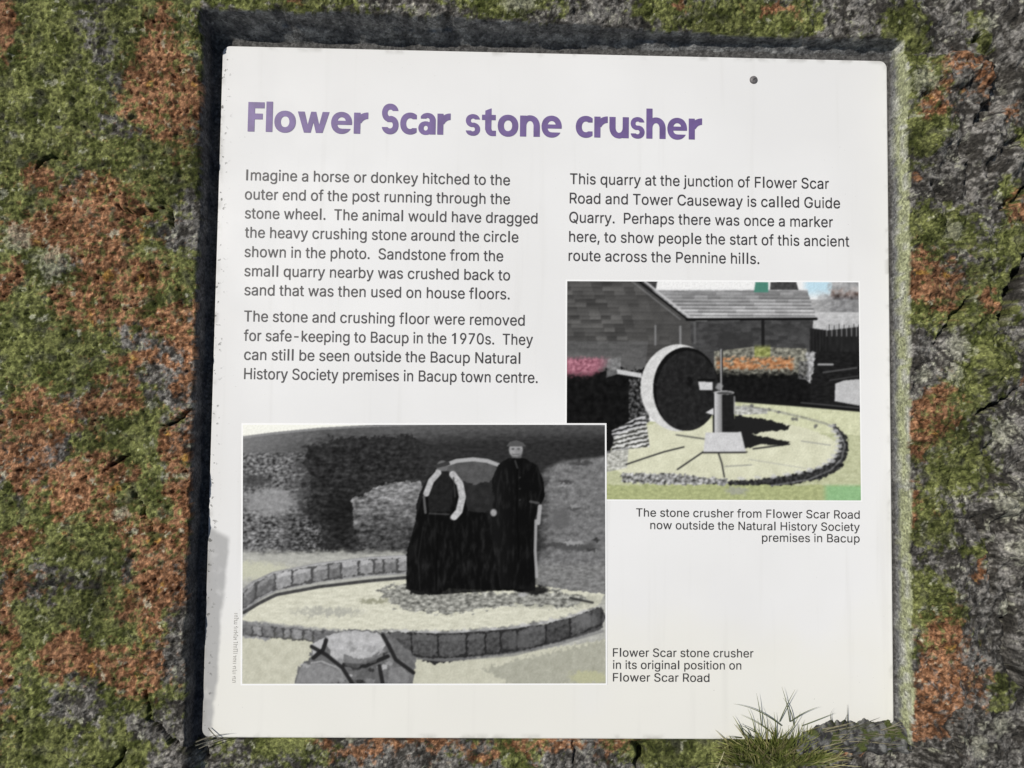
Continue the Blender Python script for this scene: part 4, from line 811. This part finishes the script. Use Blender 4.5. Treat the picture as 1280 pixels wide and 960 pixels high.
# ------------------------------------------------------------------ small things on the lower edge
def blades(specs, seed=0):
    """specs: (root xyz, direction xyz, length, width, bend xyz, rgb) -> one mesh of tapered, folded, curving blades"""
    V, F, C = [], [], []
    for root, d, ln, wd, bend, rgb in specs:
        p = Vector(root); d = Vector(d).normalized(); n = 9; side = d.cross(Vector((0, 0, 1)))
        if side.length < .05: side = Vector((1, 0, 0))
        side.normalize(); base = len(V); b = Vector(bend)
        for k in range(n + 1):
            t = k / n; wk = wd * (1 - t ** 1.7) * (.75 + .25 * min(1, t * 5)) * .5 + .00006
            up = side.cross(d).normalized()
            V += [tuple(p - side * wk + up * wk * .5), tuple(p), tuple(p + side * wk + up * wk * .5)]
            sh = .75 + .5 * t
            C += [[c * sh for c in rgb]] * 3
            d = (d + b / n * (.4 + 1.2 * t)).normalized(); p = p + d * ln / n
        for k in range(n):
            a = base + 3 * k
            F += [(a, a+1, a+4, a+3), (a+1, a+2, a+5, a+4)]
    me = mesh(V, F); paint(me, np.array(C)); return me

def grass_material():
    m = mat('grass_blade', attr=True, rough=.5, vary=.3, vscale=300, spec=.3)
    n, l = m.node_tree.nodes, m.node_tree.links
    b = n['Principled BSDF']; tr2 = n.new('ShaderNodeBsdfTranslucent'); mx = n.new('ShaderNodeMixShader'); mx.inputs[0].default_value = .25
    src = b.inputs['Base Color'].links[0].from_socket; l.new(src, tr2.inputs[0])
    l.new(b.outputs[0], mx.inputs[1]); l.new(tr2.outputs[0], mx.inputs[2]); l.new(mx.outputs[0], n['Material Output'].inputs[0])
    return m
GRASS = grass_material()

def tuft(seed, x_span, y_root, count, lo, hi, spread, lean, greens, wd=(.0009, .0019), z0=-.004):
    rnd = random.Random(seed); out = []
    for k in range(count):
        u = rnd.random() ** 1.0
        px = x_span[0] + (x_span[1] - x_span[0]) * u
        x, y = P(px, y_root + rnd.uniform(-10, 16), 0)
        a = (u - .5) * spread + rnd.gauss(0, .35) + lean
        ln = rnd.uniform(lo, hi) * (1 - .35 * abs(u - .5) * 2)
        d = (math.sin(a), math.cos(a) * rnd.uniform(.55, 1), rnd.uniform(.45, 1.35))
        bend = (math.sin(a) * rnd.uniform(.1, 1.2), rnd.uniform(-.3, .5), -rnd.uniform(.2, 1.1))
        g = rnd.choice(greens); v = rnd.uniform(.7, 1.25)
        out.append(((x, y, z0 + rnd.uniform(-.002, .003)), d, ln, rnd.uniform(*wd), bend, [c * v for c in g]))
    return out

greens = [(.14, .165, .04), (.19, .215, .055), (.10, .125, .03), (.25, .26, .085), (.30, .28, .12)]
rnd = random.Random(8)
sp = tuft(3, (910, 1040), 943, 460, .016, .036, 1.5, -.05, greens)
sp += tuft(31, (905, 1050), 944, 70, .016, .040, 1.9, 0, [(.34, .31, .15), (.28, .24, .12), (.22, .20, .10)], (.0006, .0013))
sp += tuft(9, (930, 1010), 930, 30, .034, .050, 1.3, -.05, greens, (.0007, .0013))
# the long single blades that stand out against the white
def blade_px(pts, z, wd, rgb):
    """one long blade through three measured points"""
    a, m, b = [Vector((*P(*q), zz)) for q, zz in zip(pts, z)]
    d = (m - a); e = (b - m); return (tuple(a), tuple(d), d.length + e.length, wd, tuple((e.normalized() - d.normalized()) * 1.0), rgb)
for pts in ([(975,905),(945,880),(911,875)], [(950,905),(944,880),(939,860)], [(985,900),(978,872),(970,852)], [(972,900),(979,870),(986,855)], [(985,900),(995,885),(1015,878)],
            [(990,905),(984,880),(972,866)], [(945,915),(932,904),(915,898)], [(1000,905),(1016,893),(1034,884)], [(940,920),(930,912),(918,911)]):
    sp.append(blade_px(pts, (.004, .012, .014), .0009, (.13, .15, .06)))
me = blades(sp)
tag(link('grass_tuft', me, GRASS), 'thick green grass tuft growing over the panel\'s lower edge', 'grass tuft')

sp = tuft(21, (1030, 1120), 918, 46, .014, .034, .6, .9, [(.10, .10, .06), (.07, .085, .03), (.16, .14, .09)], (.0005, .0010), .003)
for pts in ([(1055,918),(1053,895),(1052,875)], [(1040,915),(1070,900),(1100,896)], [(1060,908),(1080,896),(1092,891)], [(1050,920),(1090,912),(1128,916)], [(1040,905),(1028,892),(1036,884)]):
    sp.append(blade_px(pts, (.006, .010, .011), .0010, (.075, .075, .045)))
for _ in range(16):
    x0, y0 = rnd.uniform(1015, 1105), rnd.uniform(903, 930); dx, dy = rnd.uniform(14, 42), rnd.uniform(-10, 5)
    v = rnd.uniform(.6, 1.2); sp.append(blade_px([(x0, y0), (x0 + dx * .5, y0 + dy * .5 - rnd.uniform(0, 3)), (x0 + dx, y0 + dy)], (.009, .012, .010), rnd.uniform(.0006, .001), (.30 * v, .27 * v, .17 * v)))
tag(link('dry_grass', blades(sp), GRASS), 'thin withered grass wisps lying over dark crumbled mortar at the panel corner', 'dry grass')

sp = [blade_px(p, z, .0011, c) for p, z, c in (
    ([(905,934),(898,948),(889,964)], (.003, .006, .007), (.46, .44, .24)), ([(240,928),(262,917),(290,916)], (.004, .006, .006), (.12, .11, .08)),)]
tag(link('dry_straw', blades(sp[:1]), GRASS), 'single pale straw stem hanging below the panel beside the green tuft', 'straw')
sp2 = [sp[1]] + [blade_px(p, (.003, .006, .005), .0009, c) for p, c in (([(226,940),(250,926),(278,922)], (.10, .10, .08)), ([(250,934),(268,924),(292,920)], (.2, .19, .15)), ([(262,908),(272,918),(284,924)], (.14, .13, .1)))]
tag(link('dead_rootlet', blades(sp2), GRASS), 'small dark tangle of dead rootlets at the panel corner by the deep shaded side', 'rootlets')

def crumbs():
    """dark crumbled bedding heaped over the panel's corner"""
    (xa, ya), (xb, yb) = P(985, 958, .0), P(1140, 885, .0)
    nx, ny = 150, 72
    X, Y = np.meshgrid(np.linspace(xa, xb, nx), np.linspace(ya, yb, ny))
    top = np.interp(X, [P(985,0)[0], P(1003,0)[0], P(1030,0)[0], P(1075,0)[0], P(1108,0)[0], P(1140,0)[0]], [P(0,930)[1], P(0,908)[1], P(0,896)[1], P(0,896)[1], P(0,897)[1], P(0,880)[1]])
    d = (top - Y) + fbm(X / .006, Y / .006, 501, 3) * .0022
    bot = Y - P(0, 938)[1] + fbm(X / .01, Y / .01, 511, 3) * .002
    edge = np.minimum(np.minimum(d, bot * 1.2), np.minimum(X - xa, xb - X) * .8)
    f1, _, cid = worley(X / .0055, Y / .0055, 503); g1, _, _ = worley(X / .0028, Y / .0028, 507)
    z = sst(0, .009, edge) * .007 + np.sqrt(np.clip(1 - f1 * f1, 0, 1)) * .0034 * (.2 + cid) * sst(0, .003, edge) + np.sqrt(np.clip(1 - g1 * g1, 0, 1)) * .0012 * sst(0, .002, edge)
    z = np.where(edge > 0, z - .0005, -.007)
    k = sst(-.6, .8, fbm(X / .006, Y / .006, 509, 3) + (cid - .5))
    C = np.array([.035, .034, .034])[None, None] * (1 - k[..., None]) + np.array([.19, .19, .18])[None, None] * k[..., None]
    g = sst(.15, .5, fbm(X / .012, Y / .012, 513, 3)); C = C * (1 - g[..., None]) + np.array([.07, .085, .025])[None, None] * g[..., None]
    V = np.stack([X, Y, z], -1).reshape(-1, 3); I = np.arange(nx * ny).reshape(ny, nx)
    F = np.stack([I[:-1, :-1], I[:-1, 1:], I[1:, 1:], I[1:, :-1]], -1).reshape(-1, 4)
    ins = (edge > -.0012).reshape(-1); F = F[ins[F].any(1)]
    used = np.zeros(len(V), bool); used[F.ravel()] = True; ix = np.cumsum(used) - 1
    me = mesh_np(V[used], ix[F]); paint(me, C.reshape(-1, 3)[used])
    tag(link('mortar_rubble', me, mat('crumbled_mortar', attr=True, rough=.95, vary=.3, vscale=800, bump=.6, bscale=1200, spec=.2), smooth=True),
        'dark crumbled mortar heaped over the bottom corner of the white panel', 'rubble')
crumbs()
